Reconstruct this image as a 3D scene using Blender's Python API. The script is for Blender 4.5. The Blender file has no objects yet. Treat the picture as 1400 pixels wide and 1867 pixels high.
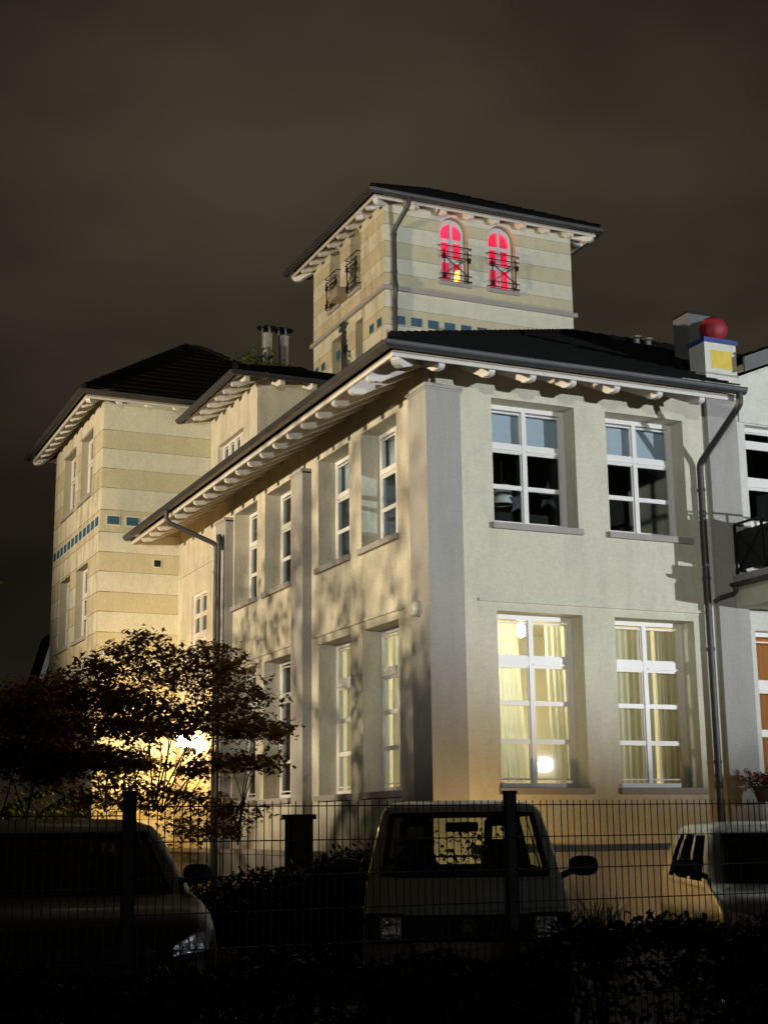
import bpy, bmesh, math, random
import numpy as np
from mathutils import Vector, Matrix
from mathutils.geometry import tessellate_polygon

scene = bpy.context.scene
col = scene.collection
R = math.radians
rng = np.random.default_rng(7)
random.seed(7)

# ------------------------------------------------------------------ camera
YAW, PITCH, ROLL, FPX = R(24.158), R(12.421), R(-0.683), 2611.58
EYE = 1.5
_f = Vector((math.sin(YAW) * math.cos(PITCH), math.cos(YAW) * math.cos(PITCH), math.sin(PITCH)))
_r = Vector((math.cos(YAW), -math.sin(YAW), 0))
_u = _r.cross(_f)
AR = _r * math.cos(ROLL) + _u * math.sin(ROLL)
AU = -_r * math.sin(ROLL) + _u * math.cos(ROLL)
AF = _f
CAM = Vector((-8.6725, -17.8191, EYE))
cd = bpy.data.cameras.new('camera')
cam = bpy.data.objects.new('camera', cd)
col.objects.link(cam)
cd.sensor_fit = 'HORIZONTAL'
cd.sensor_width = 36
cd.lens = 36 * FPX / 1400
cd.clip_end = 2000
M4 = Matrix((AR, AU, -AF)).transposed().to_4x4()
M4.translation = CAM
cam.matrix_world = M4
scene.camera = cam


def ray(px, py):
    return AF + AR * ((px - 700) / FPX) - AU * ((py - 933.5) / FPX)


def on(ax, val, px, py):
    d = ray(px, py)
    return CAM + d * ((val - CAM[ax]) / d[ax])


def at(px, py, z):
    return CAM + ray(px, py) * z


# ------------------------------------------------------------------ night sky
world = bpy.data.worlds.new('World')
scene.world = world
world.use_nodes = True
wn = world.node_tree.nodes
wl = world.node_tree.links
bg = wn['Background']
tc = wn.new('ShaderNodeTexCoord')
mp = wn.new('ShaderNodeMapping')
mp.inputs['Scale'].default_value = (1.2, 1.2, 2.6)
mp.inputs['Location'].default_value = (0.35, 0.1, 0.25)
nz = wn.new('ShaderNodeTexNoise')
nz.inputs['Scale'].default_value = 2.0
nz.inputs['Detail'].default_value = 4
nz.inputs['Roughness'].default_value = 0.45
cr = wn.new('ShaderNodeValToRGB')
cr.color_ramp.elements[0].position = 0.34
cr.color_ramp.elements[0].color = (0.0180, 0.0140, 0.0090, 1)
cr.color_ramp.elements[1].position = 0.68
cr.color_ramp.elements[1].color = (0.064, 0.0515, 0.0340, 1)
wl.new(tc.outputs['Generated'], mp.inputs['Vector'])
wl.new(mp.outputs['Vector'], nz.inputs['Vector'])
wl.new(nz.outputs['Fac'], cr.inputs['Fac'])
# town glow on the cloud base, strongest beyond the house
gd = ray(850, 430).normalized()
dp_ = wn.new('ShaderNodeVectorMath')
dp_.operation = 'DOT_PRODUCT'
dp_.inputs[1].default_value = gd
wl.new(tc.outputs['Generated'], dp_.inputs[0])
mr = wn.new('ShaderNodeMapRange')
mr.interpolation_type = 'SMOOTHERSTEP'
mr.inputs[1].default_value = 0.895
mr.inputs[2].default_value = 1.0
mr.inputs[3].default_value = 0.40
mr.inputs[4].default_value = 1.15
wl.new(dp_.outputs['Value'], mr.inputs[0])
gm_ = wn.new('ShaderNodeMix')
gm_.data_type = 'RGBA'
gm_.blend_type = 'MULTIPLY'
gm_.inputs[0].default_value = 1.0
wl.new(cr.outputs['Color'], gm_.inputs[6])
wl.new(mr.outputs[0], gm_.inputs[7])
wl.new(gm_.outputs[2], bg.inputs['Color'])
bg.inputs['Strength'].default_value = 0.74

vs = scene.view_settings
vs.view_transform = 'Standard'
vs.look = 'None'
vs.gamma = 1
vs.exposure = 0
vs.use_curve_mapping = False
cy = scene.cycles
cy.use_denoising = True
cy.max_bounces = 8
cy.transparent_max_bounces = 16
cy.sample_clamp_indirect = 3
cy.caustics_reflective = False
cy.caustics_refractive = False

# light strengths (each belongs to a lamp built further down)
P_FLOOD = 29000
P_KERB = 13500
P_STREET = 24000
P_WALLAMP = 270
P_GARDEN = 23
P_ROOM = 215


# ------------------------------------------------------------------ materials
def newmat(name):
    m = bpy.data.materials.new(name)
    m.use_nodes = True
    return m, m.node_tree.nodes, m.node_tree.links, m.node_tree.nodes['Principled BSDF']


def simple(name, c, rough=0.6, metal=0.0, var=0.0, scale=6.0, bump=0.0, bscale=60.0, spec=0.5, coat=0.0):
    m, n, l, b = newmat(name)
    b.inputs['Base Color'].default_value = (*c, 1)
    b.inputs['Roughness'].default_value = rough
    b.inputs['Metallic'].default_value = metal
    b.inputs['Specular IOR Level'].default_value = spec
    b.inputs['Coat Weight'].default_value = coat
    t = n.new('ShaderNodeTexCoord')
    if var > 0:
        z = n.new('ShaderNodeTexNoise')
        z.inputs['Scale'].default_value = scale
        z.inputs['Detail'].default_value = 6
        l.new(t.outputs['Object'], z.inputs['Vector'])
        mx = n.new('ShaderNodeMix')
        mx.data_type = 'RGBA'
        mx.inputs[6].default_value = (*[x * (1 - var) for x in c], 1)
        mx.inputs[7].default_value = (*[min(1, x * (1 + var)) for x in c], 1)
        l.new(z.outputs['Fac'], mx.inputs[0])
        l.new(mx.outputs[2], b.inputs['Base Color'])
    if bump > 0:
        z2 = n.new('ShaderNodeTexNoise')
        z2.inputs['Scale'].default_value = bscale
        z2.inputs['Detail'].default_value = 4
        l.new(t.outputs['Object'], z2.inputs['Vector'])
        bp = n.new('ShaderNodeBump')
        bp.inputs['Strength'].default_value = bump
        bp.inputs['Distance'].default_value = 0.01
        l.new(z2.outputs['Fac'], bp.inputs['Height'])
        l.new(bp.outputs['Normal'], b.inputs['Normal'])
    return m


def plaster(name, c, stain=0.0, streak=(0.30, 0.26, 0.19)):
    """scratch render with patchy tone; stain adds rain streaks and algae blotches that run down the wall"""
    m, n, l, b = newmat(name)
    b.inputs['Roughness'].default_value = 0.9
    b.inputs['Specular IOR Level'].default_value = 0.2
    t = n.new('ShaderNodeTexCoord')
    z = n.new('ShaderNodeTexNoise')
    z.inputs['Scale'].default_value = 1.3
    z.inputs['Detail'].default_value = 8
    z.inputs['Roughness'].default_value = 0.6
    l.new(t.outputs['Object'], z.inputs['Vector'])
    mx = n.new('ShaderNodeMix')
    mx.data_type = 'RGBA'
    mx.inputs[6].default_value = (*[x * 0.90 for x in c], 1)
    mx.inputs[7].default_value = (*[min(1, x * 1.08) for x in c], 1)
    l.new(z.outputs['Fac'], mx.inputs[0])
    out = mx.outputs[2]
    if stain > 0:
        mpn = n.new('ShaderNodeMapping')
        mpn.inputs['Scale'].default_value = (3.4, 3.4, 0.95)
        l.new(t.outputs['Object'], mpn.inputs['Vector'])
        z3 = n.new('ShaderNodeTexNoise')
        z3.inputs['Scale'].default_value = 1.1
        z3.inputs['Detail'].default_value = 7
        z3.inputs['Roughness'].default_value = 0.65
        l.new(mpn.outputs['Vector'], z3.inputs['Vector'])
        rp = n.new('ShaderNodeValToRGB')
        rp.color_ramp.elements[0].position = 0.44
        rp.color_ramp.elements[1].position = 0.66
        rp.color_ramp.elements[0].color = (0, 0, 0, 1)
        rp.color_ramp.elements[1].color = (stain, stain, stain, 1)
        l.new(z3.outputs['Fac'], rp.inputs['Fac'])
        m2 = n.new('ShaderNodeMix')
        m2.data_type = 'RGBA'
        m2.inputs[7].default_value = (*streak, 1)
        l.new(rp.outputs['Color'], m2.inputs[0])
        l.new(out, m2.inputs[6])
        out = m2.outputs[2]
    zg = n.new('ShaderNodeTexNoise')
    zg.inputs['Scale'].default_value = 26
    zg.inputs['Detail'].default_value = 6
    zg.inputs['Roughness'].default_value = 0.75
    l.new(t.outputs['Object'], zg.inputs['Vector'])
    rg = n.new('ShaderNodeMapRange')
    rg.inputs[1].default_value = 0.3
    rg.inputs[2].default_value = 0.7
    rg.inputs[3].default_value = 0.86
    rg.inputs[4].default_value = 1.10
    l.new(zg.outputs['Fac'], rg.inputs[0])
    m4 = n.new('ShaderNodeMix')
    m4.data_type = 'RGBA'
    m4.blend_type = 'MULTIPLY'
    m4.inputs[0].default_value = 1.0
    l.new(out, m4.inputs[6])
    l.new(rg.outputs[0], m4.inputs[7])
    out = m4.outputs[2]
    l.new(out, b.inputs['Base Color'])
    z2 = n.new('ShaderNodeTexNoise')
    z2.inputs['Scale'].default_value = 55
    z2.inputs['Detail'].default_value = 5
    l.new(t.outputs['Object'], z2.inputs['Vector'])
    bp = n.new('ShaderNodeBump')
    bp.inputs['Strength'].default_value = 0.35
    bp.inputs['Distance'].default_value = 0.012
    l.new(z2.outputs['Fac'], bp.inputs['Height'])
    l.new(bp.outputs['Normal'], b.inputs['Normal'])
    return m


def emitter(name, c, s):
    m, n, l, b = newmat(name)
    b.inputs['Base Color'].default_value = (*c, 1)
    b.inputs['Emission Color'].default_value = (*c, 1)
    b.inputs['Emission Strength'].default_value = s
    return m


def glassmat(name, tint=(0.9, 0.95, 0.95), rough=0.02, ior=1.5):
    m = bpy.data.materials.new(name)
    m.use_nodes = True
    n, l = m.node_tree.nodes, m.node_tree.links
    n.clear()
    o = n.new('ShaderNodeOutputMaterial')
    mx = n.new('ShaderNodeMixShader')
    tr = n.new('ShaderNodeBsdfTransparent')
    tr.inputs['Color'].default_value = (*tint, 1)
    gl = n.new('ShaderNodeBsdfGlossy')
    gl.inputs['Roughness'].default_value = rough
    fr = n.new('ShaderNodeFresnel')
    fr.inputs['IOR'].default_value = ior
    ge_ = n.new('ShaderNodeNewGeometry')
    mu = n.new('ShaderNodeMath')
    mu.operation = 'SUBTRACT'
    mu.inputs[0].default_value = 1.0
    l.new(ge_.outputs['Backfacing'], mu.inputs[1])
    m3 = n.new('ShaderNodeMath')
    m3.operation = 'MULTIPLY'
    l.new(mu.outputs[0], m3.inputs[0])
    l.new(fr.outputs[0], m3.inputs[1])
    l.new(m3.outputs[0], mx.inputs[0])
    l.new(tr.outputs[0], mx.inputs[1])
    l.new(gl.outputs[0], mx.inputs[2])
    l.new(mx.outputs[0], o.inputs['Surface'])
    return m


def clothmat(name, c, tw=0.55):
    m = bpy.data.materials.new(name)
    m.use_nodes = True
    n, l = m.node_tree.nodes, m.node_tree.links
    n.clear()
    o = n.new('ShaderNodeOutputMaterial')
    mx = n.new('ShaderNodeMixShader')
    mx.inputs[0].default_value = tw
    df = n.new('ShaderNodeBsdfDiffuse')
    tl = n.new('ShaderNodeBsdfTranslucent')
    t = n.new('ShaderNodeTexCoord')
    w = n.new('ShaderNodeTexNoise')
    w.inputs['Scale'].default_value = 30
    l.new(t.outputs['Object'], w.inputs['Vector'])
    cm = n.new('ShaderNodeMix')
    cm.data_type = 'RGBA'
    cm.inputs[6].default_value = (*[x * 0.92 for x in c], 1)
    cm.inputs[7].default_value = (*c, 1)
    l.new(w.outputs['Fac'], cm.inputs[0])
    l.new(cm.outputs[2], df.inputs['Color'])
    l.new(cm.outputs[2], tl.inputs['Color'])
    l.new(df.outputs[0], mx.inputs[1])
    l.new(tl.outputs[0], mx.inputs[2])
    l.new(mx.outputs[0], o.inputs['Surface'])
    return m


def leafmat(name, c1, c2, tw=0.3, trans=None):
    m = bpy.data.materials.new(name)
    m.use_nodes = True
    n, l = m.node_tree.nodes, m.node_tree.links
    n.clear()
    o = n.new('ShaderNodeOutputMaterial')
    mx = n.new('ShaderNodeMixShader')
    mx.inputs[0].default_value = tw
    pb = n.new('ShaderNodeBsdfPrincipled')
    pb.inputs['Roughness'].default_value = 0.5
    pb.inputs['Specular IOR Level'].default_value = 0.25
    tl = n.new('ShaderNodeBsdfTranslucent')
    g = n.new('ShaderNodeNewGeometry')
    cm = n.new('ShaderNodeMix')
    cm.data_type = 'RGBA'
    cm.inputs[6].default_value = (*c1, 1)
    cm.inputs[7].default_value = (*c2, 1)
    l.new(g.outputs['Random Per Island'], cm.inputs[0])
    l.new(cm.outputs[2], pb.inputs['Base Color'])
    if trans:
        ct = n.new('ShaderNodeMix')
        ct.data_type = 'RGBA'
        ct.inputs[6].default_value = (*trans[0], 1)
        ct.inputs[7].default_value = (*trans[1], 1)
        l.new(g.outputs['Random Per Island'], ct.inputs[0])
        l.new(ct.outputs[2], tl.inputs['Color'])
    else:
        l.new(cm.outputs[2], tl.inputs['Color'])
    l.new(pb.outputs[0], mx.inputs[1])
    l.new(tl.outputs[0], mx.inputs[2])
    l.new(mx.outputs[0], o.inputs['Surface'])
    return m


MT = {}
MT['cream'] = plaster('cream_render', (0.62, 0.60, 0.49), 0.42, (0.45, 0.44, 0.37))
MT['cream_stain'] = plaster('weathered_cream_render', (0.61, 0.575, 0.475), 0.60, (0.36, 0.325, 0.255))
MT['band_pale'] = plaster('pale_band_render', (0.65, 0.645, 0.54), 0.35, (0.46, 0.45, 0.37))
MT['band_olive'] = plaster('olive_band_render', (0.56, 0.525, 0.37), 0.35, (0.42, 0.39, 0.27))
MT['band_pale_s'] = plaster('weathered_pale_band', (0.63, 0.59, 0.47), 0.7)
MT['band_olive_s'] = plaster('weathered_olive_band', (0.56, 0.49, 0.34), 0.7)
MT['groove'] = plaster('joint_render', (0.36, 0.34, 0.25))
MT['mauve'] = plaster('grey_mauve_render', (0.375, 0.365, 0.35), 0.40, (0.28, 0.27, 0.255))
MT['white_wall'] = plaster('white_render', (0.64, 0.64, 0.58), 0.35, (0.48, 0.47, 0.42))
MT['stone'] = simple('grey_sill_stone', (0.33, 0.31, 0.30), 0.8, var=0.15, bump=0.3)
MT['white'] = simple('white_window_paint', (0.72, 0.71, 0.70), 0.4, var=0.05)
MT['rafter'] = simple('white_rafter_paint', (0.62, 0.60, 0.58), 0.6, var=0.12, scale=9, bump=0.2, bscale=25)
MT['soffit'] = simple('tan_soffit_boards', (0.42, 0.35, 0.25), 0.75, var=0.2, scale=8, bump=0.2)
MT['zinc'] = simple('weathered_zinc', (0.055, 0.055, 0.06), 0.5, 0.35, var=0.3, scale=3, bump=0.1, bscale=20)
MT['roof'] = simple('black_roof_shingle', (0.006, 0.006, 0.006), 0.95, var=0.5, scale=4, bump=0.8, bscale=30, spec=0.1)
MT['tile'] = simple('petrol_glazed_tile', (0.035, 0.10, 0.16), 0.5, var=0.25, scale=5)
MT['iron'] = simple('black_iron', (0.012, 0.012, 0.014), 0.5, 0.3, var=0.3)
MT['glass'] = glassmat('window_glass')
MT['carglass'] = glassmat('car_glass', (0.62, 0.68, 0.64), 0.03)
MT['tintglass'] = glassmat('tinted_car_glass', (0.10, 0.11, 0.11), 0.03)
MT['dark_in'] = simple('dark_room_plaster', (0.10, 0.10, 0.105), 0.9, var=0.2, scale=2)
MT['room'] = simple('room_plaster', (0.72, 0.66, 0.52), 0.9, var=0.04)
MT['redroom'] = simple('pink_room_plaster', (0.75, 0.60, 0.60), 0.9, var=0.05)
MT['blind'] = clothmat('pale_roller_blind', (0.60, 0.62, 0.72), 0.15)
MT['curtain'] = clothmat('cream_curtain_cloth', (0.80, 0.76, 0.62), 0.34)
MT['curtain_t'] = clothmat('tan_curtain_cloth', (0.56, 0.51, 0.40), 0.30)
MT['curtain_o'] = clothmat('orange_curtain_cloth', (0.75, 0.34, 0.14), 0.55)
MT['darkpaper'] = simple('dark_paper', (0.09, 0.09, 0.11), 0.8, var=0.2)
MT['slate'] = simple('dark_slate_cladding', (0.13, 0.13, 0.135), 0.7, var=0.25, scale=5, bump=0.3)
MT['asphalt'] = simple('asphalt', (0.045, 0.045, 0.046), 0.85, var=0.3, scale=3, bump=0.6, bscale=90)
MT['soil'] = simple('garden_soil', (0.035, 0.028, 0.02), 0.95, var=0.4, scale=4, bump=0.8, bscale=20)
MT['red'] = simple('red_lacquer', (0.27, 0.016, 0.028), 0.6, var=0.5, scale=6, bump=0.5, bscale=18)
MT['blue'] = simple('blue_paint', (0.03, 0.06, 0.22), 0.6, var=0.3)
MT['yellow'] = simple('yellow_paint', (0.66, 0.50, 0.08), 0.7, var=0.28, scale=9, bump=0.3)
MT['fence'] = simple('dark_green_powder_coat', (0.010, 0.014, 0.016), 0.55, 0.0, var=0.2)
MT['bark'] = simple('maple_bark', (0.05, 0.035, 0.025), 0.9, var=0.3, scale=10, bump=0.6)
MT['maple'] = leafmat('dark_maple_leaves', (0.020, 0.014, 0.006), (0.060, 0.036, 0.012), 0.6, ((0.22, 0.10, 0.022), (0.55, 0.32, 0.07)))
MT['hedge'] = leafmat('hedge_leaves', (0.006, 0.010, 0.003), (0.016, 0.024, 0.008), 0.15)
MT['green'] = leafmat('shrub_leaves', (0.03, 0.05, 0.012), (0.09, 0.12, 0.03), 0.3)
MT['grass'] = leafmat('grass_blades', (0.08, 0.10, 0.02), (0.22, 0.24, 0.06), 0.3)
MT['red_petal'] = leafmat('red_petals', (0.20, 0.01, 0.015), (0.42, 0.02, 0.04), 0.2)
MT['van'] = simple('pale_sage_car_paint', (0.42, 0.44, 0.37), 0.35, 0.0, var=0.04, coat=0.4)
MT['darkcar'] = simple('black_car_paint', (0.006, 0.006, 0.007), 0.42, 0.0, var=0.1, coat=0.15)
MT['silver'] = simple('pale_silver_car_paint', (0.34, 0.34, 0.31), 0.32, 0.3, var=0.04, coat=0.5)
MT['rubber'] = simple('black_rubber', (0.012, 0.012, 0.012), 0.8, var=0.2)
MT['plastic'] = simple('black_car_plastic', (0.014, 0.014, 0.015), 0.55, var=0.2)
MT['seat'] = simple('dark_seat_cloth', (0.022, 0.022, 0.024), 0.95, var=0.3, scale=30)
MT['chrome'] = simple('chrome', (0.6, 0.6, 0.62), 0.15, 1.0, var=0.02)
MT['lens'] = simple('headlamp_reflector', (0.78, 0.80, 0.86), 0.16, 0.85, var=0.25, scale=40, bump=1.0, bscale=28)
MT['amber'] = simple('amber_lens', (0.35, 0.10, 0.02), 0.25, var=0.2, scale=30, bump=0.5)
MT['brick_dark'] = simple('dark_brick', (0.045, 0.028, 0.022), 0.9, var=0.35, scale=14, bump=0.6, bscale=30)
MT['steel'] = simple('flue_steel', (0.42, 0.41, 0.38), 0.38, 0.8, var=0.2, scale=6)
MT['shed'] = simple('shed_boards', (0.30, 0.24, 0.17), 0.85, var=0.2)
MT['lampwhite'] = simple('opal_lamp_glass', (0.55, 0.54, 0.52), 0.3, var=0.03)
MT['e_flood'] = emitter('floodlight_lens', (0.80, 0.90, 1.0), 700)
MT['e_kerb'] = emitter('kerb_lamp_lens', (1.0, 0.97, 0.85), 60)
MT['e_street'] = emitter('street_lamp_lens', (1.0, 0.72, 0.36), 90)
MT['e_wall'] = emitter('wall_lamp_glass', (1.0, 0.78, 0.40), 160)
MT['e_bulb'] = emitter('pendant_glass', (1.0, 0.90, 0.62), 60)
MT['e_amber'] = emitter('table_lamp_glass', (1.0, 0.50, 0.10), 3.0)


# ------------------------------------------------------------------ helpers
def tag(o, label=None, cat=None, group=None, kind=None):
    if label:
        o['label'] = label
    if cat:
        o['category'] = cat
    if group:
        o['group'] = group
    if kind:
        o['kind'] = kind
    return o


def setparent(o, p):
    if p is not None:
        o.parent = p
        o.matrix_parent_inverse = p.matrix_world.inverted()


def empty(name, loc, label, cat, group=None, rz=0.0):
    o = bpy.data.objects.new(name, None)
    o.empty_display_size = 0.3
    o.location = loc
    o.rotation_euler = (0, 0, rz)
    col.objects.link(o)
    o.matrix_world = Matrix.Translation(Vector(loc)) @ Matrix.Rotation(rz, 4, 'Z')
    return tag(o, label, cat, group)


def link(name, me, mat, parent=None, smooth=False, kind=None):
    if mat is not None and not me.materials:
        me.materials.append(MT[mat] if isinstance(mat, str) else mat)
    if smooth:
        me.polygons.foreach_set('use_smooth', [True] * len(me.polygons))
    o = bpy.data.objects.new(name, me)
    col.objects.link(o)
    setparent(o, parent)
    if kind:
        o['kind'] = kind
    return o


class MB:
    def __init__(self):
        self.v, self.f = [], []

    def add(self, vs_, fs_):
        b = len(self.v)
        self.v += [tuple(x) for x in vs_]
        self.f += [tuple(i + b for i in q) for q in fs_]
        return self

    def box(self, x0, x1, y0, y1, z0, z1):
        x0, x1 = min(x0, x1), max(x0, x1)
        y0, y1 = min(y0, y1), max(y0, y1)
        z0, z1 = min(z0, z1), max(z0, z1)
        v = [(x0, y0, z0), (x1, y0, z0), (x1, y1, z0), (x0, y1, z0), (x0, y0, z1), (x1, y0, z1), (x1, y1, z1), (x0, y1, z1)]
        return self.add(v, [(0, 3, 2, 1), (4, 5, 6, 7), (0, 1, 5, 4), (1, 2, 6, 5), (2, 3, 7, 6), (3, 0, 4, 7)])

    def fbox(self, fr, u0, u1, v0, v1, n0, n1):
        """box in a wall frame: u along the wall, v up, n outward"""
        P = [fr.p(u, v, n) for n in (n0, n1) for (u, v) in ((u0, v0), (u1, v0), (u1, v1), (u0, v1))]
        return self.add(P, [(3, 2, 1, 0), (4, 5, 6, 7), (0, 1, 5, 4), (1, 2, 6, 5), (2, 3, 7, 6), (3, 0, 4, 7)])

    def beam(self, a, b, w, h=None):
        a, b = Vector(a), Vector(b)
        h = h or w
        d = (b - a).normalized()
        s = d.cross(Vector((0, 0, 1)))
        if s.length < 1e-4:
            s = Vector((1, 0, 0))
        s.normalize()
        t = s.cross(d)
        P = []
        for c in (a, b):
            for (i, j) in ((-1, -1), (1, -1), (1, 1), (-1, 1)):
                P.append(c + s * (i * w / 2) + t * (j * h / 2))
        return self.add(P, [(3, 2, 1, 0), (4, 5, 6, 7), (0, 1, 5, 4), (1, 2, 6, 5), (2, 3, 7, 6), (3, 0, 4, 7)])

    def tube(self, pts, r, n=10, cap=True):
        pts = [Vector(p) for p in pts]
        rr = r if isinstance(r, (list, tuple)) else [r] * len(pts)
        rings = []
        side = None
        for i, p in enumerate(pts):
            d = (pts[min(i + 1, len(pts) - 1)] - pts[max(i - 1, 0)]).normalized()
            if side is None:
                side = d.cross(Vector((0, 0, 1)))
                if side.length < 1e-3:
                    side = d.cross(Vector((1, 0, 0)))
            side = (side - d * side.dot(d)).normalized()
            up = side.cross(d)
            rings.append([p + (side * math.cos(2 * math.pi * k / n) + up * math.sin(2 * math.pi * k / n)) * rr[i] for k in range(n)])
        v = [q for rg in rings for q in rg]
        f = []
        for i in range(len(rings) - 1):
            for k in range(n):
                a, b2 = i * n + k, i * n + (k + 1) % n
                f.append((a, b2, b2 + n, a + n))
        if cap:
            f.append(tuple(range(n))[::-1])
            f.append(tuple((len(rings) - 1) * n + k for k in range(n)))
        return self.add(v, f)

    def lathe(self, c, prof, n=20, axis='Z'):
        c = Vector(c)
        v, f = [], []
        for (r, h) in prof:
            for k in range(n):
                a = 2 * math.pi * k / n
                if axis == 'Z':
                    v.append(c + Vector((r * math.cos(a), r * math.sin(a), h)))
                elif axis == 'Y':
                    v.append(c + Vector((r * math.cos(a), h, r * math.sin(a))))
                else:
                    v.append(c + Vector((h, r * math.cos(a), r * math.sin(a))))
        for i in range(len(prof) - 1):
            for k in range(n):
                a, b2 = i * n + k, i * n + (k + 1) % n
                f.append((a, b2, b2 + n, a + n))
        return self.add(v, f)

    def prism(self, poly, fr, n0, n1):
        """polygon in a frame's (u,v), extruded along n"""
        k = len(poly)
        v = [fr.p(u, w, n0) for u, w in poly] + [fr.p(u, w, n1) for u, w in poly]
        f = [tuple(range(k))[::-1], tuple(range(k, 2 * k))]
        f += [(i, (i + 1) % k, (i + 1) % k + k, i + k) for i in range(k)]
        return self.add(v, f)

    def mesh(self, name):
        me = bpy.data.meshes.new(name)
        me.from_pydata(self.v, [], self.f)
        me.update()
        return me

    def build(self, name, mat, parent=None, smooth=False, kind=None, fix=True):
        me = self.mesh(name)
        if fix:
            bm = bmesh.new()
            bm.from_mesh(me)
            bmesh.ops.recalc_face_normals(bm, faces=bm.faces)
            bm.to_mesh(me)
            bm.free()
        return link(name, me, mat, parent, smooth, kind)


class Frame:
    def __init__(self, o, u, n):
        self.o, self.u, self.n = Vector(o), Vector(u), Vector(n)

    def p(self, u, v, n=0.0):
        return self.o + self.u * u + Vector((0, 0, v)) + self.n * n


def front(y):       # looks to -Y, u = x
    return Frame((0, y, 0), (1, 0, 0), (0, -1, 0))


def left(x):        # looks to -X, u = -y
    return Frame((x, 0, 0), (0, -1, 0), (-1, 0, 0))


def smooth_angle(o, ang=40):
    me = o.data
    me.polygons.foreach_set('use_smooth', [True] * len(me.polygons))
    try:
        me.set_sharp_from_angle(angle=R(ang))
    except Exception:
        pass


def rect(u0, u1, v0, v1):
    return [(u0, v0), (u1, v0), (u1, v1), (u0, v1)]


def arch(u0, u1, v0, v1, k=12):
    r = (u1 - u0) / 2
    c = (u0 + u1) / 2
    pts = [(u0, v0), (u1, v0)]
    for i in range(k + 1):
        a = math.pi * i / k
        pts.append((c + r * math.cos(a), v1 - r + r * math.sin(a)))
    return pts


def tess(outer, holes):
    loops = [outer] + holes
    flat = [p for lp in loops for p in lp]
    tris = tessellate_polygon([[Vector((a, b, 0)) for a, b in lp] for lp in loops])
    return flat, tris


def wall(name, fr, outer, holes, t, mat, parent):
    flat, tris = tess(outer, holes)
    N = len(flat)
    v = [fr.p(a, b, 0) for a, b in flat] + [fr.p(a, b, -t) for a, b in flat]
    f = []
    for (a, b, c) in tris:
        A, B, Cc = flat[a], flat[b], flat[c]
        s = (B[0] - A[0]) * (Cc[1] - A[1]) - (B[1] - A[1]) * (Cc[0] - A[0])
        if s < 0:
            b, c = c, b
        f.append((a, b, c))
        f.append((a + N, c + N, b + N))
    base = 0
    for lp in [outer] + holes:
        k = len(lp)
        for i in range(k):
            a, b = base + i, base + (i + 1) % k
            f.append((a, a + N, b + N, b))
        base += k
    m = MB()
    m.add(v, f)
    return m.build(name, mat, parent)


def bands(fr, outer, holes, zs, mats, parent, t=0.014, gap=0.012):
    """plaster courses: every course its own slab, joints left open between them"""
    flat, tris = tess(outer, holes)
    for i in range(len(zs) - 1):
        z0, z1 = zs[i] + gap / 2, zs[i + 1] - gap / 2
        polys = []
        for tri in tris:
            poly = [flat[k] for k in tri]
            for (lim, sg) in ((z0, 1), (z1, -1)):
                out = []
                for a, b in zip(poly, poly[1:] + poly[:1]):
                    da, db = (a[1] - lim) * sg, (b[1] - lim) * sg
                    if da >= 0:
                        out.append(a)
                    if (da > 0 and db < 0) or (da < 0 and db > 0):
                        q = da / (da - db)
                        out.append((a[0] + (b[0] - a[0]) * q, a[1] + (b[1] - a[1]) * q))
                poly = out
                if len(poly) < 3:
                    break
            if len(poly) >= 3:
                polys.append(poly)
        if not polys:
            continue
        bm = bmesh.new()
        for poly in polys:
            s = sum(a[0] * b[1] - a[1] * b[0] for a, b in zip(poly, poly[1:] + poly[:1]))
            if abs(s) < 1e-7:
                continue
            if s < 0:
                poly = poly[::-1]
            try:
                bm.faces.new([bm.verts.new(fr.p(a, b, t)) for a, b in poly])
            except ValueError:
                pass
        bmesh.ops.remove_doubles(bm, verts=bm.verts, dist=1e-4)
        be = [e for e in bm.edges if e.is_boundary]
        ex = bmesh.ops.extrude_edge_only(bm, edges=be)
        for g in ex['geom']:
            if isinstance(g, bmesh.types.BMVert):
                g.co -= fr.n * t
        todo = set(bm.faces)
        while todo:
            st0 = [next(iter(todo))]
            isl = set(st0)
            while st0:
                for e2 in st0.pop().edges:
                    for f2 in e2.link_faces:
                        if f2 not in isl:
                            isl.add(f2)
                            st0.append(f2)
            todo -= isl
            vm = {}
            vl, fl2 = [], []
            for f2 in isl:
                for v2 in f2.verts:
                    if v2 not in vm:
                        vm[v2] = len(vl)
                        vl.append(tuple(v2.co))
                fl2.append([vm[v2] for v2 in f2.verts])
            me = bpy.data.meshes.new('plaster_band')
            me.from_pydata(vl, [], fl2)
            link('plaster_band', me, mats[i % len(mats)], parent)
        bm.free()


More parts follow.
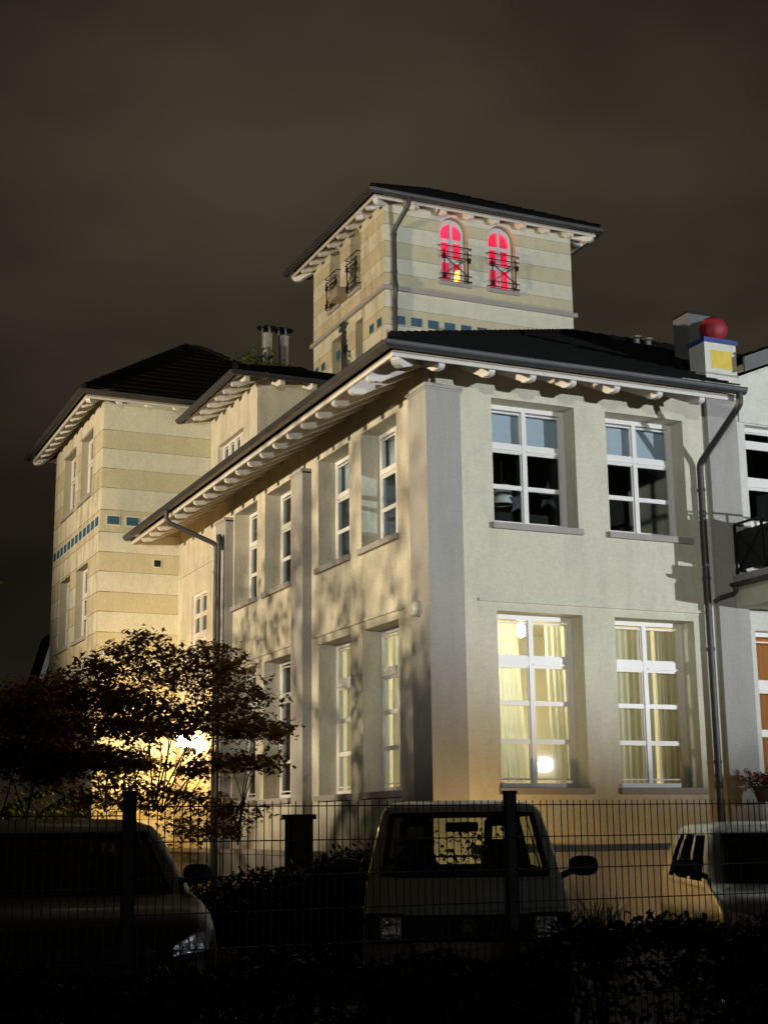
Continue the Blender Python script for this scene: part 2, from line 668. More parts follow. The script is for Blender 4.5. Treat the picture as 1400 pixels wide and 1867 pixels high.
def window(parent, fr, u0, u1, v0, v1, depth, rows, cols=2, fw=0.075, transom=None, sill=True, arched=False,
           blind=0, mat='white', sillmat='stone', ext=0.05, mull=0.07, open_sash=False):
    """rows: list of pane fractions (top, bottom) measured from the head; transom: index of the row above the transom"""
    H = v1 - v0
    m = MB()
    d0, d1 = -depth - 0.09, -depth
    if arched:
        O = arch(u0 - 0.01, u1 + 0.01, v0, v1 + 0.01)
        I = arch(u0 + fw, u1 - fw, v0 + fw, v1 - fw)
        flat, tris = tess(O, [I])
        N = len(flat)
        v = [fr.p(a, b, d1) for a, b in flat] + [fr.p(a, b, d0) for a, b in flat]
        f = [t for t in tris] + [(a + N, c + N, b + N) for a, b, c in tris]
        base = 0
        for lp in (O, I):
            k = len(lp)
            f += [(base + i, base + i + N, base + (i + 1) % k + N, base + (i + 1) % k) for i in range(k)]
            base += k
        m.add(v, f)
    else:
        m.fbox(fr, u0 - .01, u0 + fw, v0, v1 + .01, d0, d1)
        m.fbox(fr, u1 - fw, u1 + .01, v0, v1 + .01, d0, d1)
        m.fbox(fr, u0 + fw, u1 - fw, v1 - fw * 0.9, v1 + .01, d0, d1 - .002)
        m.fbox(fr, u0 + fw, u1 - fw, v0, v0 + fw, d0, d1 - .002)
    w = m.build('window', mat, parent)
    cw = (u1 - u0 - 2 * fw) / cols
    # mullion(s)
    top_in = v1 - fw * 0.9 if not arched else v1 - fw * 0.6
    for c in range(1, cols):
        uc = u0 + fw + cw * c
        MB().fbox(fr, uc - mull / 2, uc + mull / 2, v0 + fw, top_in, d0 + .01, d1 + .012).build('mullion', mat, w)
    edges = []
    for i in range(len(rows) - 1):
        zt = v1 - rows[i][1] * H
        zb = v1 - rows[i + 1][0] * H
        edges.append((zb, zt))
    for i, (zb, zt) in enumerate(edges):
        nm = 'transom' if i == transom else 'glazing_bar'
        for c in range(cols):
            a = u0 + fw + cw * c + (mull / 2 if c > 0 else 0)
            b = u0 + fw + cw * (c + 1) - (mull / 2 if c < cols - 1 else 0)
            q = MB().fbox(fr, a, b, zb, zt, d0 + .02, d1 - .004 if nm == 'glazing_bar' else d1 + .006)
            if nm == 'transom':
                q.fbox(fr, a, b, zb + .02, zb + .045, d1 + .006, d1 + .030)
            q.build(nm, mat, w)
    gm = d1 - 0.045
    for i, (ft, fb) in enumerate(rows):
        zt, zb = v1 - ft * H, v1 - fb * H
        for c in range(cols):
            a = u0 + fw + cw * c + (mull / 2 if c > 0 else 0)
            b = u0 + fw + cw * (c + 1) - (mull / 2 if c < cols - 1 else 0)
            if arched and i == 0:
                r = (u1 - u0) / 2 - fw
                cc = (u0 + u1) / 2
                pts = [(a, zb), (b, zb)]
                for k in range(9):
                    uu = b + (a - b) * k / 8
                    dv = math.sqrt(max(0.0, r * r - (uu - cc) ** 2))
                    pts.append((uu, max(zb + .001, v1 - fw - r + dv)))
                MB().prism(pts, fr, gm, gm - .006).build('pane', 'glass', w)
                continue
            MB().fbox(fr, a, b, zb, zt, gm - .006, gm).build('pane', 'glass', w)
            # sash rebate round the pane
            s = 0.022
            q = MB()
            q.fbox(fr, a, a + s, zb, zt, gm + .001, d1 - .012)
            q.fbox(fr, b - s, b, zb, zt, gm + .001, d1 - .012)
            q.fbox(fr, a + s, b - s, zb, zb + s, gm + .001, d1 - .012)
            q.fbox(fr, a + s, b - s, zt - s, zt, gm + .001, d1 - .012)
            q.build('sash', mat, w)
    if blind:
        for i in range(blind):
            zt, zb = v1 - rows[i][0] * H + .03, v1 - rows[i][1] * H - .03
            MB().fbox(fr, u0 + .03, u1 - .03, zb, zt, d0 - .06, d0 - .055).build('roller_blind', 'blind', w)
    if sill:
        q = MB()
        q.fbox(fr, u0 - ext, u1 + ext, v0 - .095, v0 - .005, .002, .07)
        q.fbox(fr, u0 + .002, u1 - .002, v0 - .05, v0 + .004, d0, .002)
        q.build('sill', sillmat, w)
    return w


def gutter(parent, pts, r=0.085, name='gutter'):
    """half round gutter swept along a polyline, with a bead on the outer rim and joint collars"""
    m = MB()
    pts = [Vector(p) for p in pts]
    n = 10
    prof = []
    for k in range(n + 1):
        a = math.pi + math.pi * k / n
        prof.append((math.cos(a) * r, math.sin(a) * r))
    prof2 = [(x * 0.9, z * 0.9 + .001) for x, z in prof][::-1]
    loop = prof + prof2
    secs = []
    for i, p in enumerate(pts):
        d1 = (p - pts[i - 1]).normalized() if i > 0 else None
        d2 = (pts[i + 1] - p).normalized() if i < len(pts) - 1 else None
        if d1 and d2:
            s1, s2 = d1.cross(Vector((0, 0, 1))), d2.cross(Vector((0, 0, 1)))
            s = (s1 + s2).normalized()
            s /= max(0.3, s.dot(s1))
        else:
            s = (d1 or d2).cross(Vector((0, 0, 1)))
        secs.append([p + s * x + Vector((0, 0, z)) for x, z in loop])
    k = len(loop)
    v = [q for s in secs for q in s]
    f = []
    for i in range(len(secs) - 1):
        for j in range(k):
            f.append((i * k + j, i * k + (j + 1) % k, (i + 1) * k + (j + 1) % k, (i + 1) * k + j))
    f.append(tuple(range(k))[::-1])
    f.append(tuple((len(secs) - 1) * k + j for j in range(k)))
    m.add(v, f)
    for i in range(len(pts) - 1):
        d = pts[i + 1] - pts[i]
        L = d.length
        d.normalize()
        s = d.cross(Vector((0, 0, 1)))
        for sg in (1, -1):
            m.tube([pts[i] + s * r * sg, pts[i + 1] + s * r * sg], 0.012, 6)
        q = 1.0
        while q < L - .2:
            c = pts[i] + d * q
            ring = []
            for e in (-.018, .018):
                for (x, z) in prof:
                    ring.append(c + d * e + (s * x + Vector((0, 0, z))) * 1.04)
            kk = len(prof)
            m.add(ring, [(j, j + 1, j + 1 + kk, j + kk) for j in range(kk - 1)])
            q += 1.45
    return m.build(name, 'zinc', parent, smooth=False)


def rafter_mesh(Ln, pitch, h=0.17, w=0.095):
    """rafter tail: profile in (outward, z), its nose cut to a small ogee; origin at the nose top"""
    t = pitch
    top = [(0, 0), (-Ln, Ln * t)]
    bot = [(-Ln, Ln * t - h), (-0.30, 0.30 * t - h), (-0.24, 0.24 * t - h - .012), (-0.17, 0.17 * t - h + .0),
           (-0.12, .12 * t - h + .028), (-.075, .075 * t - h + .036), (-.03, -h * .62), (0, -h * .5)]
    poly = top + bot
    k = len(poly)
    v = [(o, -w / 2, z) for o, z in poly] + [(o, w / 2, z) for o, z in poly]
    f = [tuple(range(k)), tuple(range(k, 2 * k))[::-1]]
    f += [(i, i + k, (i + 1) % k + k, (i + 1) % k) for i in range(k)]
    me = bpy.data.meshes.new('rafter')
    me.from_pydata(v, [], f)
    bm = bmesh.new()
    bm.from_mesh(me)
    bmesh.ops.recalc_face_normals(bm, faces=bm.faces)
    bm.to_mesh(me)
    bm.free()
    me.materials.append(MT['rafter'])
    return me


_rm = {}


def rafters(parent, nose_pts, outdir, Ln, pitch, h=0.17):
    key = (round(Ln, 2), round(pitch, 3), round(h, 3))
    if key not in _rm:
        _rm[key] = rafter_mesh(Ln, pitch, h)
    ang = math.atan2(outdir[1], outdir[0])
    for p in nose_pts:
        o = bpy.data.objects.new('rafter', _rm[key])
        col.objects.link(o)
        o.parent = parent
        o.matrix_parent_inverse = parent.matrix_world.inverted()
        o.location = p
        o.rotation_euler = (0, 0, ang)


def slope(parent, poly, name='roof', step=0.30, lift=0.022):
    """a roof plane (planar polygon, first edge = eave) laid in overlapping courses"""
    P = [Vector(p) for p in poly]
    e = (P[1] - P[0]).normalized()
    nrm = None
    for i in range(2, len(P)):
        nrm = e.cross(P[i] - P[0])
        if nrm.length > 1e-3:
            break
    nrm.normalize()
    if nrm.z < 0:
        nrm = -nrm
    up = nrm.cross(e)
    if up.z < 0:
        up = -up
    co = [((p - P[0]).dot(e), (p - P[0]).dot(up)) for p in P]
    vmax = max(c[1] for c in co)
    m = MB()
    v0 = 0.0
    k = 0
    while v0 < vmax - .01:
        v1 = min(vmax, v0 + step)
        pl = co
        for (lim, sg) in ((v0, 1), (v1, -1)):
            out = []
            for a, b in zip(pl, pl[1:] + pl[:1]):
                da, db = (a[1] - lim) * sg, (b[1] - lim) * sg
                if da >= 0:
                    out.append(a)
                if (da > 0 and db < 0) or (da < 0 and db > 0):
                    q = da / (da - db)
                    out.append((a[0] + (b[0] - a[0]) * q, a[1] + (b[1] - a[1]) * q))
            pl = out
            if len(pl) < 3:
                break
        if len(pl) >= 3:
            lo = [P[0] + e * a + up * b + nrm * (.002) for a, b in pl]
            hi = [P[0] + e * a + up * b + nrm * (.004 + lift * (1 - (b - v0) / (step)) + .004 * math.sin(k * 2.1)) for a, b in pl]
            n = len(pl)
            m.add(lo + hi, [tuple(range(n))[::-1], tuple(range(n, 2 * n))] + [(i, (i + 1) % n, (i + 1) % n + n, i + n) for i in range(n)])
        v0 = v1
        k += 1
    return m.build(name, 'roof', parent)


def hip_cap(parent, a, b, r=0.07):
    a, b = Vector(a), Vector(b)
    L = (b - a).length
    m = MB()
    k = max(2, int(L / .33))
    for i in range(k):
        p, q = a.lerp(b, i / k), a.lerp(b, (i + 1) / k + .01)
        m.tube([p + Vector((0, 0, .012)), q - Vector((0, 0, .006))], [r * 1.05, r * .88], 8)
    return m.build('ridge_tile', 'roof', parent)


def soffit(parent, pts):
    m = MB()
    P = [Vector(p) for p in pts]
    n = len(P)
    m.add(P + [p + Vector((0, 0, .03)) for p in P], [tuple(range(n))[::-1], tuple(range(n, 2 * n))] + [(i, (i + 1) % n, (i + 1) % n + n, i + n) for i in range(n)])
    return m.build('soffit', 'soffit', parent)


def pipe_clips(m, pts, r):
    for p in pts:
        m.lathe(p, [(r * 1.22, -.02), (r * 1.22, .02)], 10)


def leafcloud(name, centers, size, mat, parent=None, kind=None, flat=0.5, maple=False):
    """one small folded or lobed leaf per centre, joined in one mesh"""
    n = len(centers)
    c = np.asarray(centers, float)
    a = rng.uniform(0, 2 * math.pi, n)
    tilt = rng.normal(0, flat, n)
    tilt2 = rng.normal(0, flat, n)
    s = size * rng.uniform(.6, 1.35, n)
    ux = np.stack([np.cos(a), np.sin(a), np.sin(tilt)], 1)
    uy = np.stack([-np.sin(a), np.cos(a), np.sin(tilt2)], 1)
    if maple:   # five pointed leaf as a fan of three quads
        shp = [(0, 0, 0), (.55, .16, -.05), (1.0, .0, -.12), (.55, -.16, -.05), (.30, .72, -.10), (.12, .30, 0), (.30, -.72, -.10), (.12, -.30, 0)]
        faces = [(0, 3, 2, 1), (0, 1, 4, 5), (0, 7, 6, 3)]
    else:
        shp = [(0, 0, 0), (.5, .33, .05), (1, 0, -.06), (.5, -.33, .05)]
        faces = [(0, 3, 2, 1)]
    k = len(shp)
    V = np.zeros((n, k, 3))
    for i, (x, y, z) in enumerate(shp):
        V[:, i, :] = c + ux * (x * s)[:, None] + uy * (y * s)[:, None] + np.array([0, 0, 1]) * (z * s)[:, None]
    me = bpy.data.meshes.new(name)
    nv = n * k
    nf = n * len(faces)
    me.vertices.add(nv)
    me.vertices.foreach_set('co', V.reshape(-1))
    idx = (np.arange(n)[:, None, None] * k + np.array(faces)[None]).reshape(-1)
    me.loops.add(len(idx))
    me.loops.foreach_set('vertex_index', idx.astype(np.int32))
    me.polygons.add(nf)
    me.polygons.foreach_set('loop_start', np.arange(nf, dtype=np.int32) * 4)
    me.polygons.foreach_set('loop_total', np.full(nf, 4, dtype=np.int32))
    me.update()
    me.validate()
    return link(name, me, mat, parent, kind=kind)


# =================================================================== ground
m = MB()
m.box(-150, 150, -150, 200, -0.3, 0.0)
g = m.build('ground', 'asphalt')
tag(g, 'dark asphalt ground of the parking yard', 'ground', kind='structure')
m = MB()
m.box(-30, 7.5, -4.6, -0.25, 0.004, 0.03)
m.box(-30, -0.15, -0.25, 40, 0.004, 0.03)
g = m.build('planting_bed', 'soil')
tag(g, 'dark planting bed along the house walls', 'bed', kind='structure')

# =================================================================== main wing
W = 0.17            # wall planes lie this far behind the pilaster faces
TAN = 0.470
Z_F = 7.765         # fascia underside
E_M = 0.945
main = empty('house_wing', (0, 0, 0), 'two-storey cream rendered house wing with grey corner pilaster and two rows of windows', 'building')
fF, fL = front(W), left(W)
FW = [(1.16, 2.59), (3.15, 4.58)]
LW = [(1.40, 2.78), (3.28, 4.66), (6.02, 7.43), (7.89, 9.28)]
zu0, zu1, zl0, zl1 = 5.83, 7.73, 2.02, 4.53
holes = [rect(a, b, zu0, zu1) for a, b in FW] + [rect(a, b, zl0, zl1) for a, b in FW]
wall('front_wall', fF, rect(.25, 5.2, -.1, 8.5), holes, .42, 'cream', main)
STAIR = (11.12, 12.2, 3.6, 6.5)
holes = [rect(-b, -a, zu0, zu1) for a, b in LW] + [rect(-b, -a, zl0, zl1) for a, b in LW] + [rect(-STAIR[1], -STAIR[0], STAIR[2], STAIR[3])]
wall('side_wall', fL, rect(-13.6, -.25, -.1, 8.5), holes, .42, 'cream_stain', main)

# pilasters
def pilaster(x0, x1, y0, y1, z1, outx, outy):
    p = MB().box(x0, x1, y0, y1, -.1, z1).build('pilaster', 'mauve', main)
    q = MB()
    q.box(x0 - .035 * outx, x1 + (.035 if outy else 0), y0 - .035 * outy, y1 + .035, z1 + .0, z1 + .055)
    q.box(x0 - .015 * outx, x1 + (.015 if outy else 0), y0 - .015 * outy, y1 + .015, z1 - .03, z1)
    q.build('pilaster_cap', 'mauve', p)


pilaster(0, .555, 0, .6, 7.72, 1, 1)
pilaster(0, .4, 4.98, 5.53, 7.62, 1, 0)
pilaster(0, .4, 9.34, 9.97, 7.62, 1, 0)

UP_ROWS = [(.050, .318), (.378, .660), (.673, .955)]
LO_ROWS = [(.040, .243), (.300, .508), (.518, .728), (.738, .952)]
for i, (a, b) in enumerate(FW):
    window(main, fF, a, b, zu0, zu1, .32, UP_ROWS, transom=0, blind=1)
    window(main, fF, a, b, zl0, zl1, .32, LO_ROWS, transom=0)
for i, (a, b) in enumerate(LW):
    window(main, fL, -b, -a, zu0, zu1, .32, UP_ROWS, transom=0, blind=(1 if i < 2 else 0))
    window(main, fL, -b, -a, zl0, zl1, .32, LO_ROWS, transom=0)
window(main, fL, -STAIR[1], -STAIR[0], STAIR[2], STAIR[3], .04, [(.03, .155), (.175, .30), (.36, .50), (.52, .66), (.68, .82), (.84, .97)], transom=1, sill=True)
# mouldings over the lower windows
MB().fbox(fF, .86, 4.78, 4.655, 4.70, .001, .035).build('moulding', 'cream', main)
MB().fbox(fL, -4.9, -1.18, 4.655, 4.70, .001, .03).build('moulding', 'cream_stain', main)
MB().fbox(fL, -9.3, -5.8, 4.655, 4.70, .001, .03).build('moulding', 'cream_stain', main)
MB().fbox(fL, -13.25, -10.1, 7.02, 7.06, .001, .03).build('moulding', 'cream_stain', main)
# plinth and ledge
q = MB()
q.box(.565, 5.2, .02, .5, -.1, 1.05)
q.box(.02, .5, .62, 13.28, -.1, 1.05)
q.build('plinth', 'mauve', main)
MB().fbox(front(.02), .57, 5.15, 1.05, 1.13, -.14, .05).build('plinth_ledge', 'stone', main)
MB().fbox(left(.02), -13.27, -.63, 1.05, 1.13, -.14, .05).build('plinth_ledge', 'stone', main)
MB().box(-.05, .60, -.05, .65, -.1, 1.09).build('pilaster_base', 'mauve', main)

# eaves of the main wing
GE, GZ = E_M + .12, Z_F + .155
XR = on(1, -GE, 1353, 710).x
roof_z = lambda e: 7.99 + (1.02 - e) * TAN     # e = distance outside the pilaster plane
apx = 6.66
Ze = roof_z(1.02)
Za = Ze + (apx + 1.02) * TAN
slope(main, [(-1.02, -1.02, Ze), (XR, -1.02, Ze), (XR, .35, Ze + 1.37 * TAN), (13, .35, Ze + 1.37 * TAN), (13, apx, Za), (apx, apx, Za)])
slope(main, [(-1.02, 14.34, Ze), (-1.02, -1.02, Ze), (apx, apx, Za)])
slope(main, [(13, 14.34, Ze), (-1.02, 14.34, Ze), (apx, apx, Za), (13, apx, Za)])
hip_cap(main, (-.95, -.95, Ze + .04), (apx, apx, Za + .02), .075)
hip_cap(main, (apx, apx, Za + .02), (13, apx, Za + .02), .075)
gutter(main, [(-GE, 13.27, GZ), (-GE, -GE, GZ), (XR + .04, -GE, GZ)])
zs_ = lambda e: Z_F + .055 + (E_M - e) * TAN   # soffit height
soffit(main, [(-E_M, -E_M, zs_(E_M)), (XR, -E_M, zs_(E_M)), (XR, .6, zs_(-.6)), (.6, .6, zs_(-.6))])
soffit(main, [(-E_M, 13.27, zs_(E_M)), (-E_M, -E_M, zs_(E_M)), (.6, .6, zs_(-.6)), (.6, 13.27, zs_(-.6))])
MB().box(-E_M, XR, -E_M, -E_M + .03, Z_F, Z_F + .065).build('fascia', 'rafter', main)
MB().box(-E_M, -E_M + .03, -E_M + .03, 13.27, Z_F, Z_F + .065).build('fascia', 'rafter', main)
nose = lambda e: zs_(e) - .004
fr_x = [on(1, -.86, p, 690).x for p in (804, 895, 970, 1043, 1122, 1199, 1275)]
rafters(main, [(x, -.90, nose(.90)) for x in fr_x], (0, -1), 1.25, TAN, .215)
rafters(main, [(-.90, y, nose(.90)) for y in np.arange(0.05, 13.1, .655)], (-1, 0), 1.25, TAN, .215)
# hip rafter at the corner
rm = rafter_mesh(1.7, TAN / 1.414, .22, .12)
o = bpy.data.objects.new('rafter', rm)
col.objects.link(o)
o.parent = main
o.location = (-.90, -.90, nose(.90) - .005)
o.rotation_euler = (0, 0, math.atan2(-1, -1))
# wall plates under the rafters
MB().box(.3, 5.2, .19, .4, 8.2, 8.46).build('wall_plate', 'soffit', main)

# downpipes
def downpipe(parent, pts, r=.05, clips=()):
    # round the bends a little
    P = [Vector(p) for p in pts]
    out = [P[0]]
    for i in range(1, len(P) - 1):
        a, b, c = P[i - 1], P[i], P[i + 1]
        d1 = min(.09, (a - b).length / 3)
        d2 = min(.09, (c - b).length / 3)
        p, q = b + (a - b).normalized() * d1, b + (c - b).normalized() * d2
        for k in range(5):
            t = k / 4
            out.append(p * (1 - t) ** 2 + b * 2 * t * (1 - t) + q * t * t)
    out.append(P[-1])
    m_ = MB().tube(out, r, 12)
    o_ = m_.build('downpipe', 'zinc', parent)
    smooth_angle(o_)
    for cpt in clips:
        q = MB().lathe(cpt, [(r * 1.0, -.022), (r * 1.22, -.022), (r * 1.22, .022), (r * 1.0, .022)], 12)
        q.build('pipe_clip', 'zinc', o_)
    return o_


px_ = 4.79
downpipe(main, [(XR - .06, -GE, GZ - .05), (XR - .06, -GE, GZ - .24), (px_, .06, 7.02), (px_, .06, .3)], .052,
         [(px_, .06, z) for z in (6.6, 5.2, 4.1, 2.4)])
downpipe(main, [(-GE, 9.95, GZ - .05), (-GE, 9.95, GZ - .3), (-.07, 9.72, 7.17), (-.07, 9.72, .3)], .05,
         [(-.07, 9.72, z) for z in (6.6, 5.0, 3.4)])
downpipe(main, [(-.02, 9.50, 7.02), (-.06, 9.5, 7.30), (-.12, 9.40, 7.30), (-.12, 9.38, 6.9), (-.10, 9.40, .3)], .04)

# rooms inside: shells that keep the light of each storey apart
def room(parent, x0, x1, y0, y1, z0, z1, mat, name='room_shell', open_sides=''):
    """five or fewer inner faces with thickness; sides named in open_sides are left to the outer wall"""
    q = MB()
    t = .05
    q.box(x0 - t, x1 + t, y0 - t, y1 + t, z0 - t, z0)
    q.box(x0 - t, x1 + t, y0 - t, y1 + t, z1, z1 + t)
    if 'x' not in open_sides:
        q.box(x0 - t, x0, y0, y1, z0, z1)
    if 'X' not in open_sides:
        q.box(x1, x1 + t, y0, y1, z0, z1)
    if 'y' not in open_sides:
        q.box(x0, x1, y0 - t, y0, z0, z1)
    if 'Y' not in open_sides:
        q.box(x0, x1, y1, y1 + t, z0, z1)
    return q.build(name, mat, parent)


room(main, .62, 4.95, .62, 5.0, 1.6, 4.9, 'room', open_sides='xy')
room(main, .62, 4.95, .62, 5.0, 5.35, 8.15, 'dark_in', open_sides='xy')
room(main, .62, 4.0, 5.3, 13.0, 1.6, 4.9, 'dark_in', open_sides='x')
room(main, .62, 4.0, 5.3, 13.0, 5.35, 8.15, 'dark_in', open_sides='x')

# =================================================================== corner tower (left)
YL, XL = 13.3, -1.65
tw = empty('corner_tower', (1.0, 15.9, 0), 'cream and olive banded corner tower with low black hip roof beside the maple', 'building')
LX1, LY1, LZ = 4.0, 18.55, 11.35
zsL = [-.1] + [5.77 - .45 * k for k in range(12, -1, -1)] + [6.23, 6.67, 7.13, 7.57, 8.02, 8.53, 9.04, 9.49, 9.95, 10.39, 11.3]
zsL = [z for z in zsL if z >= .3 or z == -.1]
wt, bt = 'band_pale', 'band_olive'
i577 = min(range(len(zsL)), key=lambda k: abs(zsL[k] - 5.77))


def colL(i, s):
    z = (zsL[i] + zsL[i + 1]) / 2
    if z > 10.39: p = True
    elif z > 9.95: p = False
    elif z > 9.49: p = True
    elif z > 9.04: p = False
    elif z > 8.53: p = True
    elif z > 8.02: p = False
    else:
        k = int(round((zsL.index(8.02) - i)))
        p = (k % 2 == 1)
    return (wt if p else bt) + ('_s' if s else '')


ff = front(YL)
outer = rect(XL, LX1, -.1, LZ)
wall('front_wall', ff, outer, [], .3, 'groove', tw)
bands(ff, rect(XL, LX1, -.1, LZ), [], zsL, [colL(i, False) for i in range(len(zsL) - 1)], tw)
fl = left(XL)
LWu = [(16.12, 17.5), (14.27, 15.55)]
LWl = [(16.33, 17.55), (14.40, 15.70)]
hl = [rect(-b, -a, 9.13, 10.66) for a, b in LWu] + [rect(-b, -a, 5.82, 7.52) for a, b in LWl]
outer = rect(-LY1, -YL, -.1, LZ)
wall('side_wall', fl, outer, hl, .3, 'groove', tw)
bands(fl, outer, hl, zsL, [colL(i, True) for i in range(len(zsL) - 1)], tw)
for a, b in LWu:
    window(tw, fl, -b, -a, 9.13, 10.66, .17, [(.05, .34), (.42, .95)], transom=0)
    MB().fbox(fl, -b - .03, -a + .03, 10.67, 10.95, .016, .045).build('lintel', 'band_pale_s', tw)
for a, b in LWl:
    window(tw, fl, -b, -a, 5.82, 7.52, .17, [(.05, .34), (.42, .66), (.69, .95)], transom=0)
MB().box(LX1 - .3, LX1, YL + .3, LY1, -.1, LZ).build('rear_wall', 'band_pale', tw)
MB().box(XL + .3, LX1 - .3, LY1 - .3, LY1, -.1, LZ).build('rear_wall', 'band_pale', tw)
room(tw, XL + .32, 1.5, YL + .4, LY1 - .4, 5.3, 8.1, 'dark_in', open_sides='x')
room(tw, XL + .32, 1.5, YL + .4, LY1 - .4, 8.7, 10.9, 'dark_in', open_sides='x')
# petrol tiles
for k in range(5):
    x = -1.51 + k * .437
    f_ = MB().fbox(ff, x - .035, x + .30, 8.165, 8.42, .0145, .022)
    f_.build('tile_surround', 'white_wall', tw)
    MB().fbox(ff, x, x + .265, 8.2, 8.385, .0222, .032).build('tile', 'tile', tw)
for k in range(12):
    y = 13.42 + k * .425
    MB().fbox(fl, -y - .34, -y + .045, 8.165, 8.42, .0145, .022).build('tile_surround', 'white_wall', tw)
    MB().fbox(fl, -y - .30, -y, 8.19, 8.395, .0222, .032).build('tile', 'tile', tw)
# small vent
v_ = MB().fbox(ff, -.44, -.24, 7.27, 7.47, .0145, .025).build('vent', 'white_wall', tw)
MB().fbox(ff, -.415, -.265, 7.295, 7.445, .0252, .032).build('vent_grille', 'iron', v_)
# roof and eaves
eL, zfL = .53, 10.92


def hiproof(parent, x0, x1, y0, y1, e, zf, tan, gut=True, nfront=None, nleft=None, Ln=.8, rh=.20, gaprear=True, extra_right=0):
    X0, X1, Y0, Y1 = x0 - e - .07, x1 + e + .07, y0 - e - .07, y1 + e + .07
    Z0 = zf + .235
    hx, hy = (X1 - X0) / 2, (Y1 - Y0) / 2
    hh = min(hx, hy)
    cx, cy_ = (X0 + X1) / 2, (Y0 + Y1) / 2
    if hx > hy:
        A, B = (cx - (hx - hh), cy_, Z0 + hh * tan), (cx + (hx - hh), cy_, Z0 + hh * tan)
    else:
        A, B = (cx, cy_ - (hy - hh), Z0 + hh * tan), (cx, cy_ + (hy - hh), Z0 + hh * tan)
    c = [(X0, Y0, Z0), (X1, Y0, Z0), (X1, Y1, Z0), (X0, Y1, Z0)]
    if hx > hy:
        slope(parent, [c[0], c[1], B, A]); slope(parent, [c[1], c[2], B]); slope(parent, [c[2], c[3], A, B]); slope(parent, [c[3], c[0], A])
        hip_cap(parent, c[0], A); hip_cap(parent, c[1], B); hip_cap(parent, c[3], A); hip_cap(parent, A, B)
    else:
        slope(parent, [c[0], c[1], A]); slope(parent, [c[1], c[2], B, A]); slope(parent, [c[2], c[3], B]); slope(parent, [c[3], c[0], A, B])
        hip_cap(parent, c[0], A); hip_cap(parent, c[1], A); hip_cap(parent, c[3], B); hip_cap(parent, A, B)
    ge, gz = e + .115, zf + .15
    gutter(parent, [(x0 - ge, y1 + ge, gz), (x0 - ge, y0 - ge, gz), (x1 + ge, y0 - ge, gz)])
    gutter(parent, [(x1 + ge, y0 - ge + .1, gz), (x1 + ge, y1 + ge, gz)])
    # soffit ring and fascia
    s = lambda q: zf + .05 + (e - q) * tan
    i_ = .25
    O = [(x0 - e, y0 - e), (x1 + e, y0 - e), (x1 + e, y1 + e), (x0 - e, y1 + e)]
    I = [(x0 + i_, y0 + i_), (x1 - i_, y0 + i_), (x1 - i_, y1 - i_), (x0 + i_, y1 - i_)]
    for k in range(4):
        a, b = O[k], O[(k + 1) % 4]
        c_, d_ = I[(k + 1) % 4], I[k]
        soffit(parent, [(*a, s(e)), (*b, s(e)), (*c_, s(-i_)), (*d_, s(-i_))])
    MB().box(x0 - e, x1 + e, y0 - e, y0 - e + .03, zf, zf + .06).build('fascia', 'rafter', parent)
    MB().box(x0 - e, x0 - e + .03, y0 - e + .03, y1 + e, zf, zf + .06).build('fascia', 'rafter', parent)
    MB().box(x1 + e - .03, x1 + e, y0 - e + .03, y1 + e, zf, zf + .06).build('fascia', 'rafter', parent)
    en = e - .045
    zn = s(en) - .004
    rafters(parent, [(x, y0 - en, zn) for x in nfront], (0, -1), Ln, tan, rh)
    rafters(parent, [(x0 - en, y, zn) for y in nleft], (-1, 0), Ln, tan, rh)
    if extra_right:
        rafters(parent, [(x1 + en, y, zn) for y in np.arange(y0 + .1, y1, .66)], (1, 0), Ln, tan, rh)
    rm_ = rafter_mesh(Ln * 1.4, tan / 1.414, rh + .03, .11)
    for (x, y, dx, dy) in ((x0 - en, y0 - en, -1, -1), (x1 + en, y0 - en, 1, -1), (x0 - en, y1 + en, -1, 1)):
        o_ = bpy.data.objects.new('rafter', rm_)
        col.objects.link(o_)
        o_.parent = parent
        o_.matrix_parent_inverse = parent.matrix_world.inverted()
        o_.location = (x, y, zn - .004)
        o_.rotation_euler = (0, 0, math.atan2(dy, dx))
    return A, B


tw_roof = .62
hiproof(tw, XL, LX1, YL, LY1, eL, zfL, .74, nfront=np.arange(XL + .25, LX1, .66), nleft=np.arange(YL + .12, LY1 + .3, .60), Ln=.8)

# =================================================================== attic block
XG, YG = .875, 9.99
gb = empty('attic_block', (2.2, 11.6, 8.0), 'small cream attic block with strip window rising from the roof between the towers', 'building')
GX1, GZ1 = 4.2, 11.05
wl_ = left(XG)
gh = rect(-12.72, -10.92, 9.42, 10.08)
wall('side_wall', wl_, rect(-13.28, -YG, 8.2, GZ1), [gh], .25, 'cream_stain', gb)
wall('front_wall', front(YG), rect(XG + .25, GX1, 8.2, GZ1), [], .25, 'cream', gb)
MB().box(XG + .001, XG + .25, YG + .001, YG + .25, 8.2, GZ1 - .01).build('corner_block', 'cream', gb)
window(gb, wl_, -12.72, -10.92, 9.42, 10.08, .12, [(.12, .90)], cols=4, sill=False, fw=.06, mull=.09)
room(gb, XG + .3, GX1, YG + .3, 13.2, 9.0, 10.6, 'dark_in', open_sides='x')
eG, zfG = .66, 10.66
AX0, AX1, AY0, AY1 = XG - eG - .07, GX1 + .5, YG - eG - .07, 14.2
Z0 = zfG + .18
tG = .40
hyG = (AY1 - AY0) / 2
A_ = (AX0 + hyG, (AY0 + AY1) / 2, Z0 + hyG * tG)
B_ = (AX1 + 1.5, (AY0 + AY1) / 2, Z0 + hyG * tG)
slope(gb, [(AX0, AY0, Z0), (AX1 + 1.5, AY0, Z0), B_, A_])
slope(gb, [(AX0, AY1, Z0), (AX0, AY0, Z0), A_])
slope(gb, [(AX1 + 1.5, AY1, Z0), (AX0, AY1, Z0), A_, B_])
